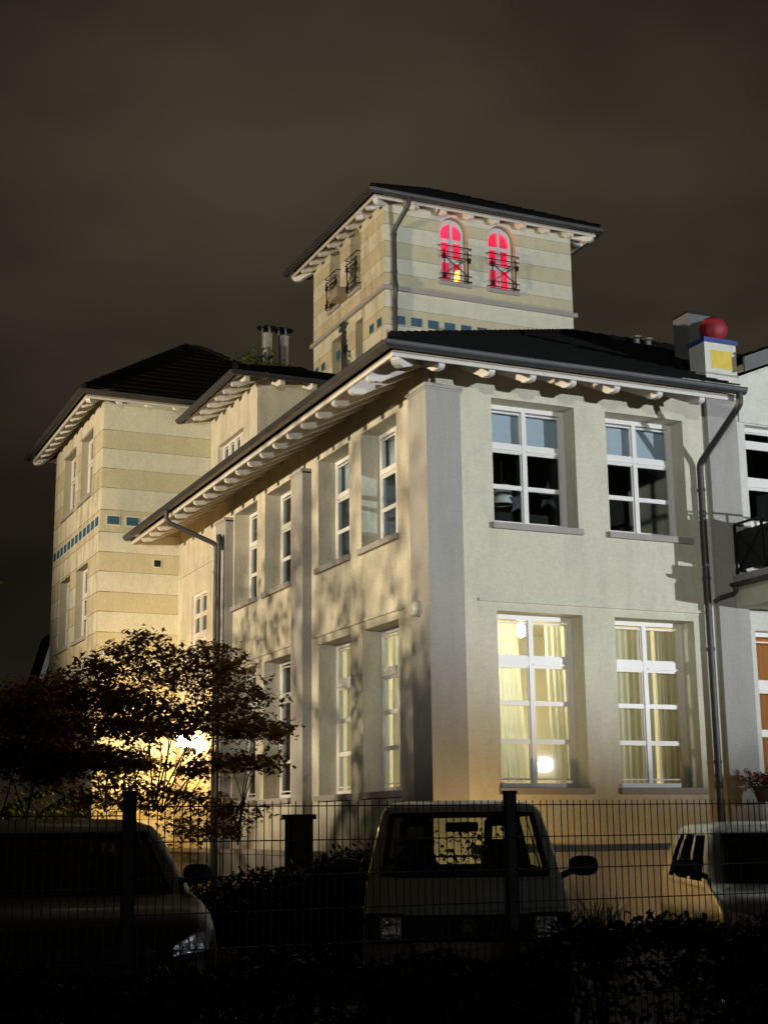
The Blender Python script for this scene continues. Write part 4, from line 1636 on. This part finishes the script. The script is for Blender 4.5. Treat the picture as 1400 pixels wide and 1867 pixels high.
def build_tree(root, segs, zmin=0.0):
    tr, br = MB(), MB()
    for i, (pts, r1, r2) in enumerate(segs):
        n = len(pts)
        if i > 0 and pts[-1][2] < zmin:
            continue
        rr = [r1 + (r2 - r1) * k / (n - 1) for k in range(n)]
        (tr if i == 0 else br).tube(pts, rr, 8 if i < 6 else 5, cap=False)
    t_ = tr.build('trunk', 'bark', root, smooth=True, fix=False)
    b_ = br.build('limb', 'bark', root, smooth=True, fix=False)


# Japanese maple before the side wall: crown of layered pads
tb = at(280, 1500, 16.0)
mp_ = empty('maple_tree', (tb.x, tb.y, .03), 'dark spreading maple tree in front of the lit side wall', 'tree')
segs, tips = grow((tb.x, tb.y, .0), 1.05, 11, 5, .95, .10, (-.05, .0), .35, 3)
build_tree(mp_, segs, 1.75)
leaf = []
rs = np.random.default_rng(3)
# pads placed from the outline of the crown in the photograph, spread through its depth
pads = []
outline = [(265, 1165, 30, 12), (225, 1200, 55, 22), (310, 1195, 50, 22), (180, 1215, 40, 20), (395, 1195, 45, 25), (130, 1240, 50, 22), (430, 1215, 40, 28),
           (250, 1240, 90, 25), (350, 1240, 80, 28), (60, 1270, 70, 25), (170, 1280, 90, 25), (440, 1265, 60, 28), (290, 1290, 100, 25), (400, 1300, 80, 24),
           (20, 1310, 70, 22), (110, 1330, 90, 24), (230, 1330, 90, 20), (470, 1320, 50, 18), (360, 1325, 60, 14), (430, 1335, 60, 14), (500, 1335, 30, 14),
           (40, 1375, 90, 22), (150, 1380, 90, 22), (240, 1390, 60, 20), (430, 1390, 70, 14), (490, 1390, 40, 12), (370, 1405, 50, 12), (90, 1415, 80, 18), (200, 1430, 70, 18),
           (300, 1440, 60, 16), (250, 1460, 60, 18), (350, 1455, 40, 14), (400, 1475, 60, 16), (450, 1490, 35, 14), (170, 1465, 50, 14), (330, 1500, 40, 20), (370, 1525, 40, 20), (420, 1510, 25, 10), (-40, 1300, 80, 25), (-40, 1390, 90, 25)]
for (px, py, rx, ry) in outline:
    for k in range(3):
        z_ = 16.0 + rs.uniform(-1.1, 1.1) * (1.0 if py > 1220 else .6)
        c_ = np.array(at(px + rs.normal(0, rx * .25), py + rs.normal(0, ry * .3), z_))
        sx = rx * z_ / FPX * .75
        sz = ry * z_ / FPX * .55
        pads.append((c_, sx, sz))
for (c_, sx, sz) in pads:
    px_l = 700 + FPX * (Vector(c_) - CAM).dot(AR) / (Vector(c_) - CAM).dot(AF)
    py_l = 933.5 - FPX * (Vector(c_) - CAM).dot(AU) / (Vector(c_) - CAM).dot(AF)
    n = int((430 if px_l < 290 and 1250 < py_l < 1425 else (120 if py_l > 1425 else 185)) * sx / .3)
    sub = c_ + rs.normal(0, 1, (max(4, n // 14), 3)) * np.array([sx * .55, sx * .55, sz * .8])
    for sb in sub:
        leaf.append(sb + rs.normal(0, 1, (14, 3)) * np.array([.085, .085, .045]))
leaf = np.concatenate(leaf)
leafcloud('crown', leaf, .055, 'maple', mp_, flat=.45, maple=True)
# twigs to the pads
q = MB()
for (c_, sx, sz) in pads[::4]:
    j = int(np.argmin(np.linalg.norm(tips - c_, axis=1)))
    a = tips[j]
    mid = (a + c_) / 2 + rs.normal(0, .05, 3)
    q.tube([tuple(a), tuple(mid), tuple(c_)], [.010, .007, .003], 5, cap=False)
q.build('twig', 'bark', mp_, fix=False)

# taller street tree outside the frame, between the street lamp and the side wall
st_ = empty('street_tree', (-11.5, 5.2, 0), 'tall loose street tree standing left of the house', 'tree')
segs, tips = grow((-11.5, 5.2, 0), 3.2, 5, 5, .8, .14, (0, 0), .15, 3)
build_tree(st_, segs)
leaf = []
for t_ in tips:
    leaf.append(t_ + rs.normal(0, 1, (9, 3)) * .30)
leaf = np.concatenate(leaf)
leafcloud('crown', leaf, .13, 'green', st_, flat=.7)


rt = empty('round_tree', (-9.4, 1.6, 0), 'dense round tree standing left of the side wall', 'tree')
segs, tips2 = grow((-9.4, 1.6, 0), 1.5, 21, 4, .8, .10, (0, 0), .15, 3)
build_tree(rt, segs)
q_ = rs.normal(0, 1, (7500, 3))
q_ /= np.linalg.norm(q_, axis=1)[:, None]
P = np.array([-9.4, 1.6, 3.0]) + q_ * np.array([1.7, 2.9, 2.1]) * rs.uniform(.35, 1.06, (7500, 1)) ** .6
P[:, 2] += .25 * np.sin(P[:, 1] * 2.3)
leafcloud('crown', P, .14, 'green', rt, flat=.8)


def shrub(px, py, depth, w_, h_, label, mat='green', n=900, size=.07):
    c_ = at(px, py, depth)
    r_ = empty('shrub', (c_.x, c_.y, .03), label, 'shrub', 'garden shrubs')
    q_ = rs.normal(0, 1, (n, 3))
    q_ /= np.maximum(.6, np.linalg.norm(q_, axis=1))[:, None]
    P = np.array([c_.x, c_.y, h_ * .55]) + q_ * np.array([w_, w_, h_ * .5]) * rs.uniform(.4, 1.05, (n, 1))
    leafcloud('foliage', P, size, mat, r_, flat=.9)
    s_ = MB()
    for k in range(7):
        s_.tube([(c_.x, c_.y, .0), tuple(P[k * 17])], [.02, .005], 5, cap=False)
    s_.build('stem', 'bark', r_, fix=False)


shrub(25, 1470, 27, 1.3, 2.1, 'yellowish lit shrub at the left picture edge behind the black car', n=1500, size=.10)
shrub(120, 1460, 29, 1.0, 2.3, 'loose shrub left of the maple trunk beside the garden shed', n=1100, size=.10)
shrub(360, 1560, 17.5, .55, .9, 'low bush at the foot of the maple', mat='hedge', n=1500)
shrub(430, 1590, 19, .6, .75, 'low bush under the side wall ledge', mat='hedge', n=2500)
shrub(620, 1610, 18.2, .7, .7, 'dark low bush left of the microvan before the house corner', mat='hedge', n=800)
shrub(480, 1620, 16.5, .75, 1.0, 'black bush between the maple and the gate pillar', mat='hedge', n=4500)
shrub(575, 1640, 15.5, .7, 1.1, 'black bush right of the gate pillar', mat='hedge', n=4500)
shrub(655, 1640, 15.0, .6, 1.25, 'black bush beside the left mirror of the microvan', mat='hedge', n=4500)
shrub(868, 1560, 16.2, .62, 1.62, 'added sparse bush giving the sparkle in the windows of the microvan', mat='grass', n=900, size=.06)  # made-up bush with paler leaves, added for bright specks behind the van glass
shrub(1010, 1640, 17.8, .5, .5, 'low bush behind the microvan mirror', n=500)


# grass tuft catching the light right of the microvan
gc = at(1095, 1640, 14.0)
gt = empty('grass_tuft', (gc.x, gc.y, .03), 'lit ornamental grass tuft right of the microvan', 'plant')
q = MB()
for k in range(170):
    a = rs.uniform(0, 2 * math.pi)
    b = np.array([gc.x + rs.normal(0, .10), gc.y + rs.normal(0, .10), .03])
    L = rs.uniform(.55, .95)
    o_ = np.array([math.cos(a), math.sin(a), 0]) * rs.uniform(.08, .42)
    w_ = np.array([-math.sin(a), math.cos(a), 0]) * .006
    p1 = b + o_ * .4 + np.array([0, 0, L * .7])
    p2 = b + o_ * 1.2 + np.array([0, 0, L * rs.uniform(.75, 1.0)])
    q.add([b - w_, b + w_, p1 + w_, p1 - w_, p2], [(0, 1, 2, 3), (3, 2, 4)])
q.build('blade_cluster', 'grass', gt, kind='stuff', fix=False)

# =================================================================== things between house and fence
bp_ = at(545, 1500, 17.0)
gpost = empty('gate_pillar', (bp_.x, bp_.y, 0), 'dark brick gate pillar before the side wall', 'pillar')
MB().box(bp_.x - .13, bp_.x + .13, bp_.y - .13, bp_.y + .13, 0, 1.60).build('shaft', 'brick_dark', gpost)
MB().box(bp_.x - .16, bp_.x + .16, bp_.y - .16, bp_.y + .16, 1.60, 1.66).build('coping', 'brick_dark', gpost)

# garden shed far left
s0 = at(95, 1490, 33)
sh = empty('garden_shed', (s0.x, s0.y, 0), 'small gabled garden shed left of the corner tower', 'shed')
hz = 1.95
MB().box(s0.x - .95, s0.x + .95, s0.y, s0.y + 1.8, 0, hz).build('wall', 'shed', sh)
f_ = front(s0.y - .0)
MB().prism([(s0.x - .95, hz), (s0.x + .95, hz), (s0.x, hz + .45)], f_, 0, -1.8).build('gable', 'shed', sh)
for sg in (-1, 1):
    P = [(s0.x, s0.y - .1, hz + .50), (s0.x + sg * 1.15, s0.y - .1, hz - .06), (s0.x + sg * 1.15, s0.y + 1.9, hz - .06), (s0.x, s0.y + 1.9, hz + .50)]
    P2 = [(a, b, c - .05) for a, b, c in P]
    MB().add(P + P2, [(0, 1, 2, 3), (7, 6, 5, 4), (0, 4, 5, 1), (1, 5, 6, 2), (2, 6, 7, 3), (3, 7, 4, 0)]).build('roof', 'roof', sh)
MB().box(s0.x - .3, s0.x + .3, s0.y - .03, s0.y - .002, 0, 1.7).build('door', 'bark', sh)
s1 = at(175, 1480, 31)
s2 = empty('garden_shed', (s1.x, s1.y, 0), 'garden shed with dark steep roof right of the pale one', 'shed')
MB().box(s1.x - .8, s1.x + .8, s1.y, s1.y + 1.6, 0, 1.9).build('wall', 'shed', s2)
MB().prism([(s1.x - 1.0, 1.85), (s1.x + 1.0, 1.85), (s1.x + .1, 2.55)], front(s1.y - .15), 0, -1.9).build('roof', 'roof', s2)

# neighbour house sliver far behind the corner tower
hx = at(84, 1300, 48)
nh = empty('neighbour_house', (hx.x, hx.y + 4, 0), 'dark neighbouring house whose roof edge shows behind the corner tower', 'house')
pk, ev = on(1, hx.y, 100, 1150), on(1, hx.y, 70, 1245)
wx = 2 * pk.x - ev.x
MB().box(ev.x + .25, wx - .25, hx.y, hx.y + 2.2, 0, ev.z + .1).build('wall', 'white_wall', nh)
MB().prism([(ev.x, ev.z - .1), (wx, ev.z - .1), (wx, ev.z + .05), (pk.x, pk.z), (ev.x, ev.z + .05)], front(hx.y - .3), 0, -2.6).build('roof', 'roof', nh)
for sg in (-1, 1):
    MB().beam((pk.x, hx.y - .34, pk.z - .03), (pk.x + sg * (pk.x - ev.x), hx.y - .34, ev.z), .06, .16).build('verge_board', 'white', nh)

# =================================================================== fence
YF = -9.60
posts_x = [-9.08, -6.592, -4.113, -1.63, .85]
fence = empty('mesh_fence', (-4.1, YF, 0), 'dark double-rod mesh fence with square posts across the foreground', 'fence')
for i, x in enumerate(posts_x):
    p_ = MB().box(x - .034, x + .034, YF - .0, YF + .055, 0, 1.70).build('post', 'fence', fence)
    MB().box(x - .039, x + .039, YF - .005, YF + .060, 1.70, 1.72).build('post_cap', 'fence', p_)
wire_me = MB().tube([(0, 0, 0), (0, 0, 1.63)], .0032, 6).mesh('wire')
wire_me.materials.append(MT['fence'])
for i in range(len(posts_x) - 1):
    x0, x1 = posts_x[i], posts_x[i + 1]
    zb = .03 - (.05 if i == 0 else 0)
    rail_me = MB().beam((x0 + .02, YF - .019, 0), (x1 - .02, YF - .019, 0), .007).beam((x0 + .02, YF - .006, 0), (x1 - .02, YF - .006, 0), .007).mesh('rail_wire')
    rail_me.materials.append(MT['fence'])
    pn = bpy.data.objects.new('fence_panel', rail_me)
    col.objects.link(pn)
    setparent(pn, fence)
    pn.location = (0, 0, zb + 1.60)
    bpy.context.view_layer.update()
    for k in range(1, 9):
        o = bpy.data.objects.new('rail_wire', rail_me)
        col.objects.link(o)
        o.parent = pn
        o.location = (0, 0, -.2 * k)
    x = x0 + .05
    while x < x1 - .03:
        o = bpy.data.objects.new('wire', wire_me)
        col.objects.link(o)
        o.parent = pn
        o.location = (x + random.gauss(0, .0012), YF - .0125, -1.60)
        o.rotation_euler = (0, random.gauss(0, .0016), 0)
        x += .05

# hedge before the fence
hd = empty('hedge', (-4.1, YF - .45, 0), 'black clipped hedge along the foot of the mesh fence', 'hedge')
n = 30000
hxs = rs.uniform(-9.6, .5, n)
top = .69 + .035 * np.sin(hxs * 3.1) + .04 * np.sin(hxs * 7.7 + 1) + .12 * (hxs > -3.9)
face = rs.random(n)
y_ = np.where(face < .45, YF - .62 + rs.normal(0, .05, n), np.where(face < .65, YF - .12 + rs.normal(0, .03, n), rs.uniform(YF - .62, YF - .12, n)))
z_ = np.where((face < .65), rs.uniform(0.03, 1, n) ** .8 * top, top + rs.normal(0, .035, n))
gapm = (hxs > -4.05) & (hxs < -3.1) & (z_ < .75) & (rs.random(n) < .72)
keep = ~gapm
P = np.stack([hxs, y_, np.maximum(.02, z_)], 1)[keep]
leafcloud('foliage', P, .055, 'hedge', hd, flat=.9, kind='stuff')
q = MB()
for k in range(70):
    x = rs.uniform(-9.5, .4)
    q.tube([(x, YF - .37, 0), (x + rs.normal(0, .08), YF - .37 + rs.normal(0, .06), .45), (x + rs.normal(0, .15), YF - .37 + rs.normal(0, .1), .88)], [.014, .01, .004], 5, cap=False)
q.build('stem', 'bark', hd, kind='stuff', fix=False)


# =================================================================== cars
def carlabel(root, s):
    return s


def build_car(name, label, pos, heading, levels, mats, belt, head, glass_cols, L, face, group='cars parked behind the fence'):
    """levels: (z, y_front, y_rear, half_width, corner_r, bow); belt/head: level indices bounding the greenhouse
       local axes: +y towards the car's nose"""
    root = empty(name, (pos.x, pos.y, 0), label, 'car', group, heading)
    MW = root.matrix_world
    NF, NC, NS, NR = 10, 4, 16, 8
    rings = []
    for (z, yf, yr, w_, rc, bow) in levels:
        ring = []
        xs = np.linspace(-w_ + rc, w_ - rc, NF + 1)
        for x in xs:
            ring.append((x, yf - bow * (x / w_) ** 2, z))
        ye = yf - bow * ((w_ - rc) / w_) ** 2
        for k in range(1, NC):
            a = math.pi / 2 * k / NC
            ring.append((w_ - rc + rc * math.sin(a), ye - rc * (1 - math.cos(a)), z))
        y0, y1 = ye - rc, yr + rc
        for k in range(NS + 1):
            ring.append((w_, y0 + (y1 - y0) * k / NS, z))
        for k in range(1, NC):
            a = math.pi / 2 * k / NC
            ring.append((w_ - rc + rc * math.cos(a), y1 - rc * math.sin(a), z))
        for k in range(NR + 1):
            ring.append(((w_ - rc) * (1 - 2 * k / NR), yr, z))
        for k in range(1, NC):
            a = math.pi / 2 * k / NC
            ring.append((-(w_ - rc) - rc * math.sin(a), yr + rc * (1 - math.cos(a)), z))
        for k in range(NS + 1):
            ring.append((-w_, y1 + (y0 - y1) * k / NS, z))
        for k in range(1, NC):
            a = math.pi / 2 * k / NC
            ring.append((-w_ + rc - rc * math.cos(a), y0 + rc * math.sin(a), z))
        rings.append(ring)
    n = len(rings[0])
    i_f = set(range(0, NF))
    s0 = NF + NC
    i_s1 = [s0 + k for k in range(NS)]
    r0 = s0 + NS + NC
    i_r = set(range(r0, r0 + NR))
    t0 = r0 + NR + NC
    i_s2 = [t0 + k for k in range(NS)]
    V = [MW @ Vector(p) for rg in rings for p in rg]
    bf, trim = [], []
    gl_groups = {'windscreen': [], 'rear_window': [], 'side_window': []}
    gsel = [k for k in range(NS) if k in glass_cols]
    for j in range(len(rings) - 1):
        for k in range(n):
            q = (j * n + k, j * n + (k + 1) % n, (j + 1) * n + (k + 1) % n, (j + 1) * n + k)
            if belt <= j < head:
                if k in i_f:
                    gl_groups['windscreen'].append(q); continue
                if k in i_r:
                    gl_groups['rear_window'].append(q); continue
                if k in i_s1 and (k - s0) in gsel:
                    gl_groups['side_window'].append(q); continue
                if k in i_s2 and (NS - 1 - (k - t0)) in gsel:
                    gl_groups['side_window'].append(q); continue
            bf.append(q)
    bf.append(tuple((len(rings) - 1) * n + k for k in range(n)))
    bf.append(tuple(range(n))[::-1])
    b_ = MB().add(V, bf).build('body', mats['paint'], root)
    smooth_angle(b_, 35)
    # glass panels, one object for each connected panel
    def panel(nm, quads):
        used = sorted({i for q in quads for i in q})
        mp2 = {u: i for i, u in enumerate(used)}
        o_ = MB().add([V[u] for u in used], [tuple(mp2[i] for i in q) for q in quads]).build(nm, mats.get('glass', 'carglass'), root, smooth=True)
    panel('windscreen', gl_groups['windscreen'])
    panel('rear_window', gl_groups['rear_window'])
    sw = gl_groups['side_window']
    # split by side and by run of columns
    runs = []
    for q in sorted(sw, key=lambda t: (t[0] % n, t[0])):
        kcol = q[0] % n
        if runs and kcol - runs[-1][0] <= 1:
            runs[-1][1].append(q)
            runs[-1][0] = kcol
        else:
            runs.append([kcol, [q]])
    for _, qs in runs:
        panel('side_window', qs)
    # black seal round the windscreen
    bz, hz_ = rings[belt], rings[head]
    loop = [bz[k] for k in range(NF + 1)] + [hz_[k] for k in range(NF, -1, -1)]
    loop = [MW @ (Vector(p) + Vector((0, .012, 0))) for p in loop]
    MB().tube(loop + [loop[0]], .022, 6, cap=False).build('windscreen_seal', 'rubber', root, fix=False)
    # wheels
    lv0 = levels[0]
    wb0, wb1 = lv0[1] - face['wheel_f'], lv0[2] + face['wheel_r']
    for y in (wb0, wb1):
        for sg in (-1, 1):
            R_ = face.get('wheel_rad', .28)
            c = Vector((sg * (levels[1][3] - .10), y, R_))
            wv = MB()
            wv.lathe((0, 0, 0), [(R_ * .62, -.08), (R_ * .95, -.085), (R_, -.06), (R_, .06), (R_ * .95, .085), (R_ * .62, .08), (R_ * .62, -.08)], 24, 'X')
            wv.v = [MW @ (Vector(p) + c) for p in wv.v]
            t_ = wv.build('wheel', 'rubber', root)
            wv = MB().lathe((0, 0, 0), [(.001, .075 * sg), (.05, .078 * sg), (R_ * .3, .05 * sg), (R_ * .55, .075 * sg), (R_ * .63, .07 * sg), (R_ * .63, -.07 * sg), (.001, -.07 * sg)], 20, 'X')
            wv.v = [MW @ (Vector(p) + c) for p in wv.v]
            wv.build('rim', 'steel', t_)

    def lb(x0, x1, y0, y1, z0, z1, nm, mt, par=root, bev=.0):
        q_ = MB().box(x0, x1, y0, y1, z0, z1)
        q_.v = [tuple(MW @ Vector(p)) for p in q_.v]
        me = q_.mesh(nm)
        bm = bmesh.new()
        bm.from_mesh(me)
        bmesh.ops.recalc_face_normals(bm, faces=bm.faces)
        if bev:
            bmesh.ops.bevel(bm, geom=bm.edges[:], offset=bev, segments=2, affect='EDGES', profile=.5)
        bm.to_mesh(me)
        bm.free()
        return link(nm, me, mt, par)

    def lm(mb, nm, mt, par=root, smooth=False):
        mb.v = [tuple(MW @ Vector(p)) for p in mb.v]
        return mb.build(nm, mt, par, smooth)
    # seats with hollow head restraints, dashboard, steering wheel, interior mirror
    zs0 = face['seat_z']
    ysf = face['seat_y']
    for sg in (-1, 1):
        x = sg * face['seat_x']
        s_ = lb(x - .19, x + .19, ysf - .50, ysf - .02, zs0 - .22, zs0, 'seat', 'seat', bev=.04)
        q_ = MB().prism([(x - .19, zs0 - .02), (x + .19, zs0 - .02), (x + .15, zs0 + .50), (x + .09, zs0 + .56), (x - .09, zs0 + .56), (x - .15, zs0 + .50)], front(0), -(ysf - .50), -(ysf - .40))
        lm(q_, 'seat_back', 'seat', s_)
        zh = zs0 + .60
        fr0 = Frame((0, ysf - .46, 0), (1, 0, 0), (0, 1, 0))
        O = [(x - .13, zh - .04), (x + .13, zh - .04), (x + .12, zh + .15), (x + .08, zh + .19), (x - .08, zh + .19), (x - .12, zh + .15)]
        I = [(x - .065, zh + .01), (x + .065, zh + .01), (x + .06, zh + .11), (x - .06, zh + .11)]
        flat, tris = tess(O, [I])
        N = len(flat)
        q_ = MB().add([fr0.p(a, b, .03) for a, b in flat] + [fr0.p(a, b, -.03) for a, b in flat],
                      [t for t in tris] + [(a + N, c2 + N, b + N) for a, b, c2 in tris] +
                      [(i, i + N, (i + 1) % 6 + N, (i + 1) % 6) for i in range(6)] + [(6 + i, 6 + i + N, 6 + (i + 1) % 4 + N, 6 + (i + 1) % 4) for i in range(4)])
        lm(q_, 'head_restraint', 'seat', s_)
    bw = levels[belt][3]
    lb(-bw + .08, bw - .08, levels[belt][1] - .42, levels[belt][1] - .10, levels[belt][0] - .28, levels[belt][0] - .04, 'dashboard', 'plastic', bev=.03)
    xw = face['seat_x']
    cw_ = Vector((xw, levels[belt][1] - .50, levels[belt][0] - .02))
    pts_ = [cw_ + Vector((.17 * math.cos(a), .06 * math.sin(a), .16 * math.sin(a))) for a in np.linspace(0, 2 * math.pi, 21)]
    lm(MB().tube(pts_, .014, 6, cap=False), 'steering_wheel', 'plastic')
    hl = levels[head]
    lb(-.12, .12, hl[1] - .10, hl[1] - .07, hl[0] - .12, hl[0] - .05, 'interior_mirror', 'plastic', bev=.01)
    # outside mirrors
    for sg in (-1, 1):
        bx = sg * (levels[belt][3] + face.get('mir_out', .02))
        mz, my = face['mir_z'], levels[belt][1] - face['mir_back']
        q_ = MB().tube([(bx - sg * .04, my, mz - .06), (bx + sg * .07, my + .01, mz - .01)], .022, 8)
        a_ = lm(q_, 'mirror_arm', 'plastic')
        vv_, ff_ = [], []
        for i in range(9):
            th = math.pi * i / 8
            for k in range(14):
                ph = 2 * math.pi * k / 14
                ex = lambda v: math.copysign(abs(v) ** .7, v)
                vv_.append((bx + sg * (.14) + .105 * ex(math.sin(th)) * ex(math.cos(ph)), my + .045 * ex(math.cos(th)) + .02, mz + .02 + .07 * ex(math.sin(th)) * ex(math.sin(ph))))
        for i in range(8):
            for k in range(14):
                ff_.append((i * 14 + k, (i + 1) * 14 + k, (i + 1) * 14 + (k + 1) % 14, i * 14 + (k + 1) % 14))
        lm(MB().add(vv_, ff_), 'mirror_housing', 'plastic', a_, True)
    return root, lb, lm, MW


def heading_to_camera(pos, turn=0.0):
    d = CAM - pos
    return math.atan2(d.y, d.x) - math.pi / 2 + R(turn)


# pale microvan
vp = at(851, 1600, 9.75)
vp.z = 0
VL = [(.22, -.06, -3.15, .66, .10, .03), (.34, .02, -3.2, .70, .12, .04), (.52, .06, -3.2, .715, .13, .05), (.60, .03, -3.2, .715, .13, .05), (.72, .01, -3.2, .715, .13, .05), (.93, -.02, -3.2, .712, .13, .05),
      (1.00, -.045, -3.2, .705, .13, .05), (1.10, -.13, -3.19, .692, .12, .05), (1.17, -.22, -3.18, .68, .11, .05),
      (1.40, -.42, -3.14, .63, .09, .045), (1.58, -.56, -3.10, .585, .08, .04), (1.635, -.64, -3.06, .56, .08, .04), (1.675, -.78, -2.95, .50, .10, .03), (1.69, -1.0, -2.75, .38, .12, .02)]
root, lb, lm, MW = build_car('microvan', 'pale microvan facing the fence with square headlamps and black grille', vp, heading_to_camera(vp, 2.5), VL, {'paint': 'van'}, 8, 10,
                             [1, 2, 3, 5, 6, 7, 8, 10, 11, 12, 13], 3.2, dict(wheel_f=.55, wheel_r=.55, seat_z=.79, seat_y=-.95, seat_x=.33, mir_z=1.20, mir_back=.16))
lb(-.44, .44, .0, .045, .74, .915, 'grille', 'plastic', bev=.012)
for k in range(3):
    lb(-.42, .42, .046, .052, .765 + k * .05, .775 + k * .05, 'grille_slat', 'rubber')
q = MB().lathe((0, .062, .83), [(.045, 0), (.060, 0), (.060, .01), (.045, .01), (.045, 0)], 24, 'Y')
em = lm(q, 'emblem_ring', 'chrome')
lm(MB().lathe((0, .06, .83), [(.001, 0), (.035, 0), (.035, .008), (.001, .008)], 20, 'Y'), 'emblem_disc', 'chrome', em)
for sg in (-1, 1):
    fr_ = lb(sg * .43, sg * .70, -.085, .035, .735, .925, 'headlamp_surround', 'plastic', bev=.012)
    lb(sg * .445, sg * .60, .0, .042, .755, .905, 'headlamp', 'lens', bev=.012)
    lb(sg * .61, sg * .69, -.05, .030, .755, .905, 'indicator', 'amber', bev=.012)
lb(-.70, .70, -.06, .10, .38, .58, 'bumper', 'plastic', bev=.035)
lb(-.26, .26, .101, .107, .43, .54, 'number_plate', 'white')
for sg in (-1, 1):
    q = MB().beam((sg * .05, -.22, 1.19), (sg * .05 + .50, -.33, 1.28), .014)
    lm(q, 'wiper', 'rubber')

# black car at the left
lp = at(150, 1600, 8.75)
lp.z = 0
LL = [(.20, -.10, -4.3, .78, .16, .12), (.34, .0, -4.35, .85, .22, .16), (.55, .04, -4.38, .88, .25, .18), (.72, .02, -4.38, .885, .26, .19), (.86, -.05, -4.38, .885, .26, .20),
      (.96, -.22, -4.36, .875, .24, .20), (1.02, -.60, -4.34, .865, .20, .16), (1.07, -1.10, -4.3, .85, .16, .12),
      (1.28, -1.45, -4.2, .78, .13, .10), (1.47, -1.80, -4.05, .70, .12, .09), (1.53, -1.98, -3.95, .66, .12, .08), (1.575, -2.3, -3.7, .56, .14, .05), (1.59, -2.7, -3.4, .42, .14, .03)]
root, lb, lm, MW = build_car('parked_car', 'black parked car behind the left fence post', lp, heading_to_camera(lp, 4), LL, {'paint': 'darkcar', 'glass': 'tintglass'}, 7, 9,
                             [1, 2, 3, 4, 6, 7, 8, 9, 11, 12, 13], 4.3, dict(wheel_f=.8, wheel_r=.8, seat_z=.70, seat_y=-1.9, seat_x=.36, mir_z=1.17, mir_out=-.09, mir_back=.25, wheel_rad=.31))
lb(-.42, .42, -.02, .045, .60, .80, 'grille', 'plastic', bev=.02)
for sg in (-1, 1):
    v = [(sg * .56, .02, .74), (sg * .80, -.13, .76), (sg * .845, -.25, .88), (sg * .70, -.10, .86), (sg * .57, .0, .80)]
    P = [Vector(a) for a in v] + [Vector(a) - Vector((0, .12, 0)) for a in v]
    q = MB().add([tuple(p) for p in P], [(0, 1, 2, 3, 4), (9, 8, 7, 6, 5)] + [(i, (i + 1) % 5, (i + 1) % 5 + 5, i + 5) for i in range(5)])
    lm(q, 'headlamp', 'lens')
lb(-.26, .26, .05, .056, .42, .53, 'number_plate', 'white')

# silver car at the right
rp = at(1532, 1600, 10.6)
rp.z = 0
RL = [(.20, -.06, -3.6, .74, .14, .10), (.36, .02, -3.65, .80, .20, .14), (.56, .05, -3.68, .825, .23, .16), (.72, .02, -3.68, .83, .24, .17), (.84, -.06, -3.68, .83, .24, .17),
      (.93, -.25, -3.66, .82, .22, .16), (.99, -.60, -3.64, .81, .18, .13), (1.03, -.90, -3.6, .80, .15, .10),
      (1.24, -1.18, -3.55, .73, .12, .09), (1.40, -1.48, -3.45, .66, .11, .08), (1.46, -1.64, -3.38, .62, .11, .07), (1.50, -1.9, -3.2, .54, .12, .05), (1.515, -2.2, -2.9, .42, .12, .03)]
root, lb, lm, MW = build_car('parked_car', 'pale silver hatchback at the right edge with its flank in warm light', rp, heading_to_camera(rp, 15), RL, {'paint': 'silver', 'glass': 'tintglass'}, 7, 9,
                             [1, 2, 3, 4, 6, 7, 8, 9, 11, 12], 3.7, dict(wheel_f=.7, wheel_r=.6, seat_z=.68, seat_y=-1.6, seat_x=.34, mir_z=1.13, mir_back=.20, wheel_rad=.30))
lb(-.38, .38, -.02, .045, .58, .76, 'grille', 'plastic', bev=.02)
for sg in (-1, 1):
    v = [(sg * .46, .03, .66), (sg * .78, -.12, .72), (sg * .80, -.22, .86), (sg * .58, -.04, .83), (sg * .46, .0, .78)]
    P = [Vector(a) for a in v] + [Vector(a) - Vector((0, .12, 0)) for a in v]
    q = MB().add([tuple(p) for p in P], [(0, 1, 2, 3, 4), (9, 8, 7, 6, 5)] + [(i, (i + 1) % 5, (i + 1) % 5 + 5, i + 5) for i in range(5)])
    lm(q, 'headlamp', 'lens')
lb(-.26, .26, .05, .056, .40, .51, 'number_plate', 'white')
